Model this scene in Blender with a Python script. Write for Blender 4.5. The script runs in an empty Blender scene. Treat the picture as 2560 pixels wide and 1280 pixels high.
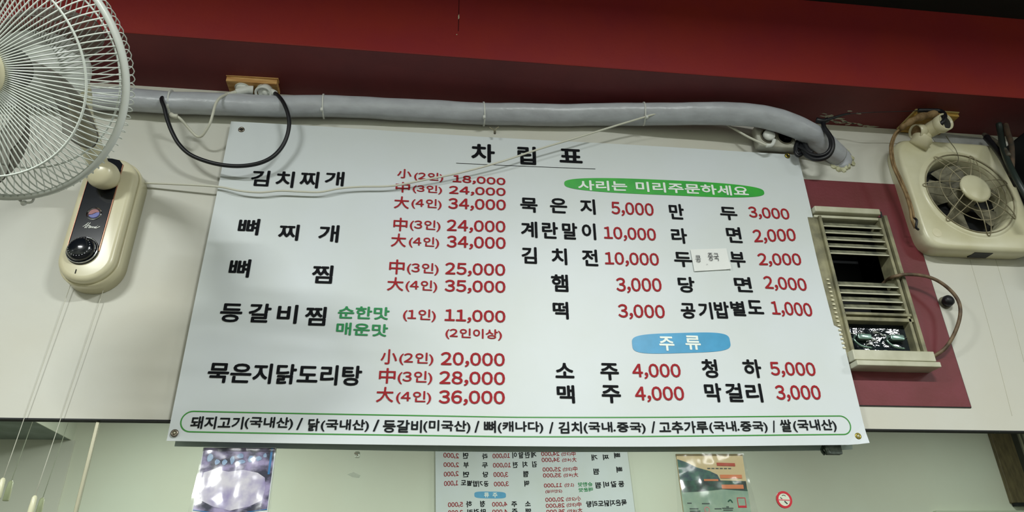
import bpy, bmesh, math, random
from mathutils import Vector, Matrix, Euler
random.seed(7)
S = bpy.context.scene
C = S.collection
PI = math.pi
# ------------------------------------------------------------------ camera
cd = bpy.data.cameras.new('camera'); cam = bpy.data.objects.new('camera', cd); C.objects.link(cam); S.camera = cam
cd.sensor_width = 36.0; cd.lens = 24.7824; cd.clip_start = 0.02; cd.clip_end = 60
cam.matrix_world = Matrix(((0.9923837, -0.0405389, -0.1163236, 0.0000000), (-0.1220425, -0.4518743, -0.8836941, 0.0000000), (-0.0167396, 0.8911600, -0.4533802, 1.1500000), (0.0000000, 0.0000000, 0.0000000, 1.0000000)))
# ------------------------------------------------------------------ world, lights, exposure
W = bpy.data.worlds.new('world'); S.world = W; W.use_nodes = True
W.node_tree.nodes['Background'].inputs[0].default_value = (0.8, 0.9, 1.0, 1); W.node_tree.nodes['Background'].inputs[1].default_value = 0.1
S.view_settings.view_transform = 'Standard'; S.view_settings.look = 'None'; S.view_settings.exposure = 0.90; S.view_settings.gamma = 1.0
S.view_settings.use_curve_mapping = False
def lamp(x, y, power, sx=.32, sy=.16, z=2.72):
    d = bpy.data.lights.new('ceiling_or_fill_lamp', 'AREA'); d.shape = 'RECTANGLE'; d.size = sx; d.size_y = sy; d.energy = power; d.color = (0.97, 1.0, 0.97)
    o = bpy.data.objects.new('ceiling_or_fill_lamp', d); o.location = (x, y, z); C.objects.link(o); return o
lamp(-1.45, -0.45, 36, .5, .12, 2.68)
lamp(0.75, -0.45, 36, .5, .12, 2.68)
lamp(2.8, -0.45, 12, .5, .12, 2.68)
lamp(-1.6, -1.7, 7, 1.2, .3, 2.70)  # added fill to even out the far wall in the mirror
lamp(1.8, -1.7, 7, 1.2, .3, 2.70)  # second added fill, for the right of the far wall
lamp(-3.5, -1.3, 5, .8, .3, 2.34)  # added fill under the dropped ceiling, brightens the left mirror's reflection
lamp(4.4, -1.2, 12, .5, .3, 2.70)
# ------------------------------------------------------------------ materials
def lin(h):
    if isinstance(h, str):
        c = [int(h[i:i+2], 16)/255 for i in (0, 2, 4)]
    else: c = [v/255 for v in h]
    return tuple((v/12.92 if v <= .04045 else ((v+.055)/1.055)**2.4) for v in c) + (1,)
def mat(name, col, rough=.5, metal=0, col2=None, scale=8, bump=0, bscale=60, coat=0, spec=.5, trans=0, alpha=1, lo=.35, hi=.65, stretch=None):
    m = bpy.data.materials.new(name); m.use_nodes = True; N = m.node_tree.nodes; L = m.node_tree.links; b = N['Principled BSDF']
    b.inputs['Base Color'].default_value = lin(col); b.inputs['Roughness'].default_value = rough; b.inputs['Metallic'].default_value = metal
    b.inputs['Specular IOR Level'].default_value = spec; b.inputs['Coat Weight'].default_value = coat; b.inputs['Coat Roughness'].default_value = .08
    b.inputs['Transmission Weight'].default_value = trans; b.inputs['Alpha'].default_value = alpha
    tc = N.new('ShaderNodeTexCoord'); vec = tc.outputs['Object']
    if stretch:
        mp = N.new('ShaderNodeMapping'); mp.inputs['Scale'].default_value = stretch; L.new(vec, mp.inputs['Vector']); vec = mp.outputs[0]
    if col2 is not None:
        n = N.new('ShaderNodeTexNoise'); n.inputs['Scale'].default_value = scale; n.inputs['Detail'].default_value = 6; L.new(vec, n.inputs['Vector'])
        mr = N.new('ShaderNodeMapRange'); mr.inputs[1].default_value = lo; mr.inputs[2].default_value = hi; L.new(n.outputs['Fac'], mr.inputs[0])
        mx = N.new('ShaderNodeMix'); mx.data_type = 'RGBA'; mx.inputs[6].default_value = lin(col); mx.inputs[7].default_value = lin(col2)
        L.new(mr.outputs[0], mx.inputs[0]); L.new(mx.outputs[2], b.inputs['Base Color'])
    if bump:
        n2 = N.new('ShaderNodeTexNoise'); n2.inputs['Scale'].default_value = bscale; n2.inputs['Detail'].default_value = 4; L.new(vec, n2.inputs['Vector'])
        bp = N.new('ShaderNodeBump'); bp.inputs['Strength'].default_value = bump; bp.inputs['Distance'].default_value = .004
        L.new(n2.outputs['Fac'], bp.inputs['Height']); L.new(bp.outputs[0], b.inputs['Normal'])
    return m
M = {}
M['wall'] = mat('wall_paper', 'd2d3ca', .6, col2='cdcbbd', scale=2.2, bump=.15, bscale=25)
M['wall_far'] = mat('wall_far', 'dde2d2', .7, col2='dadccb', scale=1.5)
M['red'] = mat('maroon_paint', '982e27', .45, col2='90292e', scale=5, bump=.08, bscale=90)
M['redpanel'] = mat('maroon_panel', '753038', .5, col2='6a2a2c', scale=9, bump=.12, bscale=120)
M['soffit'] = mat('shaded_maroon', '70282a', .6, col2='662528', scale=6, bump=.1, bscale=60)  # beam maroon darkened to carry the shade of the underside
M['black_ceiling'] = mat('black_ceiling', '14160f', .9)
M['dropped'] = mat('grey_soffit', '8d9892', .8, col2='7d8880', scale=6)
M['floor'] = mat('floor_tile', '40382f', .5, col2='342e28', scale=3)
M['banner'] = mat('banner_vinyl', 'dbe2e6', .42, col2='d6dddc', scale=3, bump=.06, bscale=14, spec=.35)
M['banner_hem'] = mat('banner_hem', 'e0dec8', .5)
M['ink_k'] = mat('black_ink', '0c0e13', .7, spec=.15); M['ink_s'] = mat('charcoal_ink', '171b1e', .7, spec=.15); M['ink_r'] = mat('red_ink', 'a3222a', .65, spec=.2)
M['ink_g'] = mat('green_ink', '128a4a', .4); M['ink_w'] = mat('white_ink', 'ecf5ee', .4); M['ink_n'] = mat('pen_ink', '33363a', .6)
M['green'] = mat('green_print', '3cb43c', .4, col2='34a640', scale=30); M['blue'] = mat('blue_print', '3b9fd0', .4, col2='3496c4', scale=30)
M['outline_green'] = mat('outline_green', '33902f', .4)
M['paper'] = mat('note_paper', 'e9ece9', .7)
M['tape'] = mat('white_vinyl_tape', 'bfc4ca', .32, col2='b2b6bc', scale=4, bump=.35, bscale=7, stretch=(5, 9, 9), spec=.5)
M['foam'] = mat('sealant_foam', 'd9dabd', .8, col2='b9b894', scale=40, bump=1, bscale=90)
M['cream'] = mat('cream_plastic', 'dcd8b8', .28, col2='d6cfae', scale=3, spec=.5)
M['cream_dirty'] = mat('aged_cream_plastic', 'dad7ba', .33, col2='cbc6a2', scale=7, bump=.05)
M['fanwhite'] = mat('fan_white', 'd8ddd6', .35)
M['wire'] = mat('coated_wire', 'dfe6de', .3)
M['black'] = mat('black_gloss', '12161c', .16, coat=.4)
M['rubber'] = mat('black_rubber', '111318', .45)
M['chrome'] = mat('chrome', 'd8dade', .08, metal=1)
M['whiteplastic'] = mat('white_plastic', 'dfe2dc', .35)
M['cord_white'] = mat('ivory_cord', 'd6d6c6', .45)
M['wood'] = mat('raw_wood', 'e0b878', .65, col2='b88244', scale=5, stretch=(3, 22, 22), bump=.3)
M['wood2'] = mat('yellow_wood', 'c8a24a', .65, col2='9a7434', scale=6, stretch=(3, 20, 20), bump=.3)
M['brown_cord'] = mat('stained_brown_cord', '9a8058', .7, col2='6a5230', scale=50)
M['umber'] = mat('umber_cable', '806c52', .6, col2='4c3c2c', scale=40)
M['alu'] = mat('aged_aluminium', 'c9c8b2', .38, metal=.0, col2='b3b298', scale=16)
M['alu_dirty'] = mat('dirty_aluminium', '9c9878', .55, metal=.0, col2='6c6a54', scale=24)
M['slat'] = mat('dusty_slat', '8c8c74', .6, col2='4e5044', scale=30)
M['dark'] = mat('dark_interior', '0e1114', .6, col2='16191a', scale=10)
M['glassdark'] = mat('dark_glass', '10151a', .06, col2='1c2428', scale=18, bump=.6, bscale=22)
M['grime'] = mat('grimy_plastic', '8a8670', .6, col2='4b4838', scale=22)
M['greywire'] = mat('dirty_wire', 'a9a286', .5, col2='7b7358', scale=40)
M['steel'] = mat('steel_strip', 'cfccb4', .25, metal=.7)
M['brass'] = mat('brass', 'a99a4c', .3, metal=.9)
M['eyelet'] = mat('eyelet_steel', '8b8276', .3, metal=.9)
M['brown'] = mat('brown_wood', '6d6244', .6, col2='544a34', scale=6, stretch=(8, 8, 1.5))
M['brown_dark'] = mat('dark_wood', '33342a', .6)
M['cord_clear'] = mat('pull_string', 'cfcfc0', .5)
M['pull'] = mat('pull_knob', 'e3e2c0', .3)
M['stick_red'] = mat('sticker_red', 'c02030', .4); M['stick_black'] = mat('sticker_black', '202a2a', .4); M['stick_pink'] = mat('sticker_pink', 'd77a80', .4)
M['stick_base'] = mat('sticker_base', 'd0d8c4', .4)
def tint_mirror():
    m = bpy.data.materials.new('mirror_glass'); m.use_nodes = True; b = m.node_tree.nodes['Principled BSDF']
    b.inputs['Base Color'].default_value = (.73, .785, .72, 1); b.inputs['Metallic'].default_value = 1; b.inputs['Roughness'].default_value = 0.0
    return m
M['mirror'] = tint_mirror()
def blade_mat():
    m = bpy.data.materials.new('smoky_blade'); m.use_nodes = True; N = m.node_tree.nodes; L = m.node_tree.links
    b = N['Principled BSDF']; b.inputs['Base Color'].default_value = lin('7d7871'); b.inputs['Roughness'].default_value = .25
    t = N.new('ShaderNodeBsdfTransparent'); t.inputs[0].default_value = (.78, .78, .76, 1); mx = N.new('ShaderNodeMixShader'); mx.inputs[0].default_value = .55
    L.new(t.outputs[0], mx.inputs[1]); L.new(b.outputs[0], mx.inputs[2]); L.new(mx.outputs[0], N['Material Output'].inputs[0])
    return m
M['blade'] = blade_mat()
def sleeve_mat():
    m = bpy.data.materials.new('clear_sleeve'); m.use_nodes = True; N = m.node_tree.nodes; L = m.node_tree.links
    g = N.new('ShaderNodeBsdfGlossy'); g.inputs['Roughness'].default_value = .12
    t = N.new('ShaderNodeBsdfTransparent'); mx = N.new('ShaderNodeMixShader'); mx.inputs[0].default_value = .10
    n = N.new('ShaderNodeTexNoise'); n.inputs['Scale'].default_value = 12; n.inputs['Detail'].default_value = 2
    tc = N.new('ShaderNodeTexCoord'); L.new(tc.outputs['Object'], n.inputs['Vector'])
    bp = N.new('ShaderNodeBump'); bp.inputs['Strength'].default_value = .8; bp.inputs['Distance'].default_value = .006
    L.new(n.outputs['Fac'], bp.inputs['Height']); L.new(bp.outputs[0], g.inputs['Normal'])
    L.new(t.outputs[0], mx.inputs[1]); L.new(g.outputs[0], mx.inputs[2]); L.new(mx.outputs[0], N['Material Output'].inputs[0])
    return m
M['sleeve'] = sleeve_mat()
# ------------------------------------------------------------------ helpers
def tag(o, label=None, cat=None, group=None, kind=None):
    if label: o['label'] = label
    if cat: o['category'] = cat
    if group: o['group'] = group
    if kind: o['kind'] = kind
    return o
def thing(name, label, cat, loc, group=None):
    o = bpy.data.objects.new(name, None); o.empty_display_size = .05; o.location = loc; C.objects.link(o)
    return tag(o, label, cat, group)
def wloc(o):
    v = Vector((0, 0, 0))
    while o is not None: v = v + o.location; o = o.parent
    return v
def link(name, vf, m, parent=None, smooth=False, origin=None):
    """vf = (verts, faces) in room coordinates"""
    V, F = vf; me = bpy.data.meshes.new(name)
    base = wloc(parent) if parent else Vector((0, 0, 0))
    if origin is None:
        origin = Vector([sum(v[i] for v in V)/len(V) for i in range(3)]) if V else Vector((0, 0, 0))
    origin = Vector(origin)
    me.from_pydata([tuple(Vector(v)-origin) for v in V], [], F); me.update()
    if smooth: me.polygons.foreach_set('use_smooth', [True]*len(me.polygons))
    me.materials.append(m if not isinstance(m, str) else M[m])
    o = bpy.data.objects.new(name, me); C.objects.link(o)
    if parent: o.parent = parent
    o.location = origin - base
    return o
def join(*vfs):
    V = []; F = []
    for v, f in vfs:
        k = len(V); V += list(v); F += [tuple(i+k for i in q) for q in f]
    return V, F
def xf(vf, mtx):
    return [tuple(mtx @ Vector(v)) for v in vf[0]], vf[1]
def box(x0, x1, y0, y1, z0, z1, bev=0, seg=2):
    bm = bmesh.new(); bmesh.ops.create_cube(bm, size=1)
    for v in bm.verts: v.co = Vector((x0+(v.co.x+.5)*(x1-x0), y0+(v.co.y+.5)*(y1-y0), z0+(v.co.z+.5)*(z1-z0)))
    if bev: bmesh.ops.bevel(bm, geom=bm.edges[:], offset=bev, segments=seg, profile=.5, affect='EDGES')
    bm.verts.index_update(); r = ([tuple(v.co) for v in bm.verts], [tuple(v.index for v in f.verts) for f in bm.faces]); bm.free(); return r
def prism(poly, y0, y1, bev=0, seg=3):
    """outline of (x, z) points extruded from y0 (front) to y1 (back), front edge rounded"""
    bm = bmesh.new(); vs = [bm.verts.new((p[0], y1, p[1])) for p in poly]; f = bm.faces.new(vs)
    r = bmesh.ops.extrude_face_region(bm, geom=[f]); nv = [v for v in r['geom'] if isinstance(v, bmesh.types.BMVert)]
    for v in nv: v.co.y = y0
    bm.normal_update(); bmesh.ops.recalc_face_normals(bm, faces=bm.faces[:])
    if bev:
        ed = [e for e in bm.edges if all(abs(v.co.y-y0) < 1e-6 for v in e.verts)]
        bmesh.ops.bevel(bm, geom=ed, offset=bev, segments=seg, profile=.5, affect='EDGES')
    bm.verts.index_update(); r = ([tuple(v.co) for v in bm.verts], [tuple(v.index for v in f.verts) for f in bm.faces]); bm.free(); return r
def rrect(x0, x1, z0, z1, r, n=6):
    P = []
    for cx, cz, a in ((x1-r, z1-r, 0), (x0+r, z1-r, 90), (x0+r, z0+r, 180), (x1-r, z0+r, 270)):
        for k in range(n+1):
            t = math.radians(a+90*k/n); P.append((cx+r*math.cos(t), cz+r*math.sin(t)))
    return P
def circ(cx, cz, r, n=32, rz=None):
    return [(cx+r*math.cos(2*PI*k/n), cz+(rz or r)*math.sin(2*PI*k/n)) for k in range(n)]
def frame_prism(outer, inner, y0, y1):
    """ring between two outlines with the same number of points"""
    n = len(outer); V = [(p[0], y0, p[1]) for p in outer]+[(p[0], y0, p[1]) for p in inner]+[(p[0], y1, p[1]) for p in outer]+[(p[0], y1, p[1]) for p in inner]; F = []
    for i in range(n):
        j = (i+1) % n
        F += [(i, j, n+j, n+i), (2*n+i, 3*n+i, 3*n+j, 2*n+j), (i, 2*n+i, 2*n+j, j), (n+i, n+j, 3*n+j, 3*n+i)]
    return V, F
def spline(P, n=8, closed=False):
    P = [Vector(p) for p in P]; out = []; m = len(P)
    rng = range(m if closed else m-1)
    for i in rng:
        if closed: a, b, c, d = P[i-1], P[i], P[(i+1) % m], P[(i+2) % m]
        else: a, b, c, d = P[max(i-1, 0)], P[i], P[i+1], P[min(i+2, m-1)]
        for k in range(n):
            t = k/n
            out.append(.5*((2*b)+(c-a)*t+(2*a-5*b+4*c-d)*t*t+(3*b-a-3*c+d)*t**3))
    if not closed: out.append(P[-1])
    return out
def tube(P, r, seg=8, n=8, closed=False, smooth=True, rf=None, cap=True):
    Q = spline(P, n, closed) if smooth else [Vector(p) for p in P]
    m = len(Q); V = []; F = []; up = None
    for i in range(m):
        a = Q[(i-1) % m] if (closed or i) else Q[0]; b = Q[(i+1) % m] if (closed or i < m-1) else Q[-1]
        t = (b-a).normalized() if (b-a).length > 1e-9 else Vector((0, 0, 1))
        if up is None:
            up = Vector((0, 0, 1)) if abs(t.z) < .9 else Vector((0, 1, 0))
        u = (up - t*up.dot(t)).normalized(); up = u; w = t.cross(u)
        for k in range(seg):
            th = 2*PI*k/seg; rr = rf(i/(m-1), th) if rf else (r(i/(m-1)) if callable(r) else r)
            V.append(tuple(Q[i]+(u*math.cos(th)+w*math.sin(th))*rr))
    for i in range(m if closed else m-1):
        for k in range(seg):
            a = i*seg+k; b = i*seg+(k+1) % seg; c = ((i+1) % m)*seg+(k+1) % seg; d = ((i+1) % m)*seg+k
            F.append((a, b, c, d))
    if cap and not closed:
        F.append(tuple(reversed(range(seg)))); F.append(tuple((m-1)*seg+k for k in range(seg)))
    return V, F
def lathe(prof, n=32, mtx=None):
    """profile (r, z) turned about the local z axis"""
    V = []; F = []
    for r, z in prof:
        for k in range(n): V.append((r*math.cos(2*PI*k/n), r*math.sin(2*PI*k/n), z))
    for i in range(len(prof)-1):
        for k in range(n): F.append((i*n+k, i*n+(k+1) % n, (i+1)*n+(k+1) % n, (i+1)*n+k))
    if prof[0] != prof[-1] and prof[0][0] > 1e-6: F.append(tuple(reversed(range(n))))
    if prof[0] != prof[-1] and prof[-1][0] > 1e-6: F.append(tuple((len(prof)-1)*n+k for k in range(n)))
    vf = (V, F); return xf(vf, mtx) if mtx is not None else vf
def axis_mtx(loc, n, up=(0, 0, 1)):
    n = Vector(n).normalized(); u = Vector(up); u = (u-n*u.dot(n)).normalized(); x = u.cross(n)
    return Matrix(((x.x, u.x, n.x, loc[0]), (x.y, u.y, n.y, loc[1]), (x.z, u.z, n.z, loc[2]), (0, 0, 0, 1)))
FRONT = (0, -1, 0)
# ------------------------------------------------------------------ setting
FL = 0.0; CE = 2.78; SO = 2.457; YW = 1.59; YM = 1.60; YF = 1.415; YB = -2.60; XL = -4.4; XR = 6.3
MT = 1.536   # lower edge of the white board, top of the mirrors
def struct(name, vf, m, label=None):
    o = link(name, vf, m); o['kind'] = 'structure'
    if label: o['label'] = label
    return o
struct('floor', box(XL, XR, YB-.1, 1.8, -.1, FL), 'floor')
struct('ceiling', box(XL, XR, YB-.1, 1.8, CE, CE+.1), 'black_ceiling', 'black painted ceiling above the maroon beam')
WH = (1.04, 1.262, .545+1.15, .985+1.15)   # opening of the louvered window
struct('wall_front', join(box(XL, WH[0], 1.62, 1.75, FL, CE), box(WH[1], XR, 1.62, 1.75, FL, CE), box(WH[0], WH[1], 1.62, 1.75, FL, WH[2]), box(WH[0], WH[1], 1.62, 1.75, WH[3], CE),
    box(XL, WH[0], YW, 1.62, MT, SO), box(WH[1], XR, YW, 1.62, MT, SO), box(WH[0], WH[1], YW, 1.62, MT, WH[2]), box(WH[0], WH[1], YW, 1.62, WH[3], SO), box(XL, XR, YW, 1.62, FL, .30)), 'wall', 'off-white papered wall behind the menu banner')
struct('wall_back', box(XL, XR, YB-.12, YB, FL, CE), 'wall_far', 'cream wall seen in the mirror')
struct('wall_left', box(XL-.1, XL, YB, 1.62, FL, CE), 'wall_far'); struct('wall_right', box(XR, XR+.1, YB, 1.62, FL, CE), 'wall_far')
# beam: bright face towards the room, soffit over the pipe
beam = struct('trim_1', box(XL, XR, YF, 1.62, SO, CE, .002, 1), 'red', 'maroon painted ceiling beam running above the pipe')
link('soffit', ([(XL, YF+.003, SO-.0004), (-.55, YF+.003, SO-.0004), (.9, YF+.003, SO-.0004), (XR, YF+.003, SO-.0004), (XR, YW, SO-.0004), (.9, YW, SO-.0008), (-.55, YW, SO-.023), (XL, YW, SO-.027)], [(0, 1, 6, 7), (1, 2, 5, 6), (2, 3, 4, 5)]), 'soffit', beam)['label'] = 'maroon underside with shade painted into its colour'  # underside shade is put into the darker maroon
seamx = (0.0526, 1.4150, 2.6161)
link('joint', box(seamx[0]-.0007, seamx[0]+.0007, YF-.0006, YF+.001, seamx[2]-.07, CE), 'ink_k', beam)
link('paint_chip', join(prism([(seamx[0]-.001, seamx[2]-.028), (seamx[0]+.002, seamx[2]-.022), (seamx[0]+.001, seamx[2]-.008), (seamx[0]-.0015, seamx[2]-.015)], YF-.001, YF),
     prism(circ(seamx[0]-.004, seamx[2]-.083, .0015, 8), YF-.001, YF)), 'foam', beam)
# flaking paint on the soffit
def flake(cx, cy, rx, ry, a):
    n = 9; z0 = SO-.0012; P = []
    for k in range(n):
        t = 2*PI*k/n; q = random.uniform(.55, 1.1); x = rx*q*math.cos(t); y = ry*q*math.sin(t)
        P.append((cx+x*math.cos(a)-y*math.sin(a), cy+x*math.sin(a)+y*math.cos(a)))
    return [(x, y, z0) for x, y in P]+[(x, y, SO) for x, y in P], [tuple(range(n))[::-1]]+[(i, (i+1) % n, n+(i+1) % n, n+i) for i in range(n)]
fl = [flake(p[0], p[1], random.uniform(.007, .028), random.uniform(.002, .0065), random.uniform(-.2, .35)) for p in [(1.1452, 1.5414), (1.1657, 1.5488), (1.1827, 1.5566), (1.1992, 1.5587), (1.2212, 1.5681), (1.2400, 1.5739), (1.1990, 1.5742), (1.2580, 1.5760), (1.2796, 1.5797), (1.1667, 1.5620), (1.2179, 1.5781), (1.2405, 1.5837), (1.3013, 1.5835), (1.1463, 1.5527), (1.1828, 1.5681), (1.2133, 1.5214), (1.2433, 1.5296), (1.3220, 1.5853)]]
o = link('flaking_paint', join(*fl), mat('bare_plaster', 'c9c8b4', .85, col2='8a8a78', scale=50), beam); o['kind'] = 'stuff'
o['label'] = 'flaked patch of paint baring pale plaster'
# dropped grey ceiling box on the left of the room (seen in the mirror)
struct('trim_2', box(XL, -2.65, YB, -.9, 2.391, CE), 'dropped', 'grey underside of a dropped ceiling seen in the left mirror')
struct('trim_7', box(-2.65, -2.643, YB, -.9, 2.391-.002, CE), 'wall_far', 'cream side of the dropped ceiling seen in the left mirror')
struct('trim_3', box(XL, -2.62, YB, YB+.02, FL, 2.391), mat('pale_board', 'd6d6ca', .7))
# wall paper seams at the right
seams = []
for a, b in (((1.5818, 1.5900, 2.0383), (1.5535, 1.5900, 1.7160)), ((1.5001, 1.5900, 2.0119), (1.4658, 1.5900, 1.5728))):
    seams.append(tube([a, ((a[0]+b[0])/2+.003, a[1], (a[2]+b[2])/2), b], .0006, 4, 6))
o = struct('trim_4', join(*seams), mat('seam_line', 'a8a594', .8)); o['label'] = 'thin wallpaper seams below the exhaust fan'
# black gap line under the board
struct('trim_5', box(XL, XR, 1.5895, 1.6, MT-.003, MT), 'dark', 'thin dark joint between white board and mirrors')
# ------------------------------------------------------------------ mirrors
JX = -.688
mr1 = link('wall_mirror', box(JX+.003, 2.6, YM, YM+.006, .31, MT-.003), 'mirror'); tag(mr1, 'wide wall mirror under the menu banner, right of the metal joint strip', 'mirror')
mr2 = link('wall_mirror', box(XL+.02, JX-.003, YM, YM+.006, .31, MT-.003), 'mirror'); tag(mr2, 'wall mirror left of the metal joint strip, below the fan', 'mirror')
js = link('joint_strip', box(JX-.0035, JX+.0035, YM-.004, YM+.004, .31, MT-.004, .001, 1), 'steel'); tag(js, 'narrow metal joint strip between the two wall mirrors', 'strip')
# torn paper at the mirror's top right
tp = link('torn_paper', prism([(1.4090, 1.5416), (1.4363, 1.5419), (1.4276, 1.5358), (1.4188, 1.5328)], 1.591, 1.5925), 'paper'); tag(tp, 'small torn scrap of white paper at the top edge of the right mirror', 'paper scrap')
# hook and smudge on the mirror
hk = thing('adhesive_hook', 'tiny clear adhesive hook stuck on the mirror below the banner', 'hook', (-0.1388, 1.5980, 1.4667))
link('hook_plate', prism(rrect(-0.1445, -0.1332, 1.4608, 1.4736, .003), 1.596, 1.6, .001), mat('clear_plastic', 'b5bfae', .2), hk)
link('hook_arm', tube([(-0.1447, 1.5930, 1.4691), (-0.1393, 1.5910, 1.4679), (-0.1372, 1.5920, 1.4630)], .0012, 6, 4), 'grime', hk)
sm = link('tape_residue', prism([(-0.1567, 1.4253), (-0.1436, 1.4304), (-0.1286, 1.4238), (-0.1307, 1.4179), (-0.1461, 1.4204)], 1.5992, 1.5998), mat('residue', 'a9b3a2', .6, alpha=.3)); tag(sm, 'faint grey smudge of tape residue on the mirror below the tiny hook', 'smudge')
# ------------------------------------------------------------------ lettering
GC = {}
FW = {c: chr(0xFF10+i) for i, c in enumerate('0123456789')}; FW[','] = '\uFF0C'
def glyph(ch):
    if ch in GC: return GC[ch]
    cu = bpy.data.curves.new('glyph', 'FONT'); cu.body = FW.get(ch, ch); cu.size = 1; cu.resolution_u = 3
    ob = bpy.data.objects.new('glyph', cu); C.objects.link(ob); bpy.context.view_layer.update()
    me = bpy.data.meshes.new_from_object(ob.evaluated_get(bpy.context.evaluated_depsgraph_get()))
    V = [(v.co.x, v.co.y) for v in me.vertices]; F = [tuple(p.vertices) for p in me.polygons]
    bpy.data.objects.remove(ob); bpy.data.meshes.remove(me); bpy.data.curves.remove(cu)
    x = [v[0] for v in V]; y = [v[1] for v in V]
    GC[ch] = (V, F, min(x), max(x), min(y), max(y)); return GC[ch]
def layout(txt):
    V = []; F = []; cx = 0; ref = []; a2 = glyph('가가'); adv = a2[3]-glyph('가')[3]
    for ch in txt:
        gV, gF, x0, x1, y0, y1 = glyph(ch); k = len(V)
        if '가' <= ch <= '힣':
            V += [(v[0]+cx, v[1]) for v in gV]; F += [tuple(i+k for i in f) for f in gF]; cx += adv; ref += [y0, y1]; continue
        V += [(v[0]-x0+cx+(.05 if ch == '(' else 0), v[1]) for v in gV]; F += [tuple(i+k for i in f) for f in gF]
        cx += (x1-x0)+(.10 if ch in '0123456789' else .09 if ch in ',.()' else .075)
        if ch not in ',': ref += [y0, y1]
    X = [v[0] for v in V]; return V, F, min(X), max(X), min(ref), max(ref)
def wave(x, z): return .0016*math.sin(x*7+z*3)+.0010*math.sin(x*3-z*11+1)
YT = 1.57
def run_mesh(runs, bold, y=YT-.0015):
    """runs: (text, x left, x right, z left baseline, z right baseline, height) in mm on the banner"""
    aV = []; aF = []
    offs = [(0, 0)]+[(bold*math.cos(PI*k/4), bold*math.sin(PI*k/4)) for k in range(8)] if bold > .0003 else [(0, 0)]
    for t, xl, xr, zl, zr, h in runs:
        V, F, x0, x1, y0, y1 = layout(t); b = bold*1000; W_ = (xr-xl-2*b)/1000; H_ = (h-2*b)/1000
        for q, (dx, dz) in enumerate(offs):
            k = len(aV)
            for vx, vy in V:
                u = (vx-x0)/(x1-x0); px = (xl+b)/1000+u*W_; pz = (zl+b+(zr-zl)*u)/1000+1.15+(vy-y0)/(y1-y0)*H_
                px += dx; pz += dz; aV.append((px, y-.00005*q+wave(px, pz), pz))
            aF += [tuple(i+k for i in f) for f in F]
    return aV, aF
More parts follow.
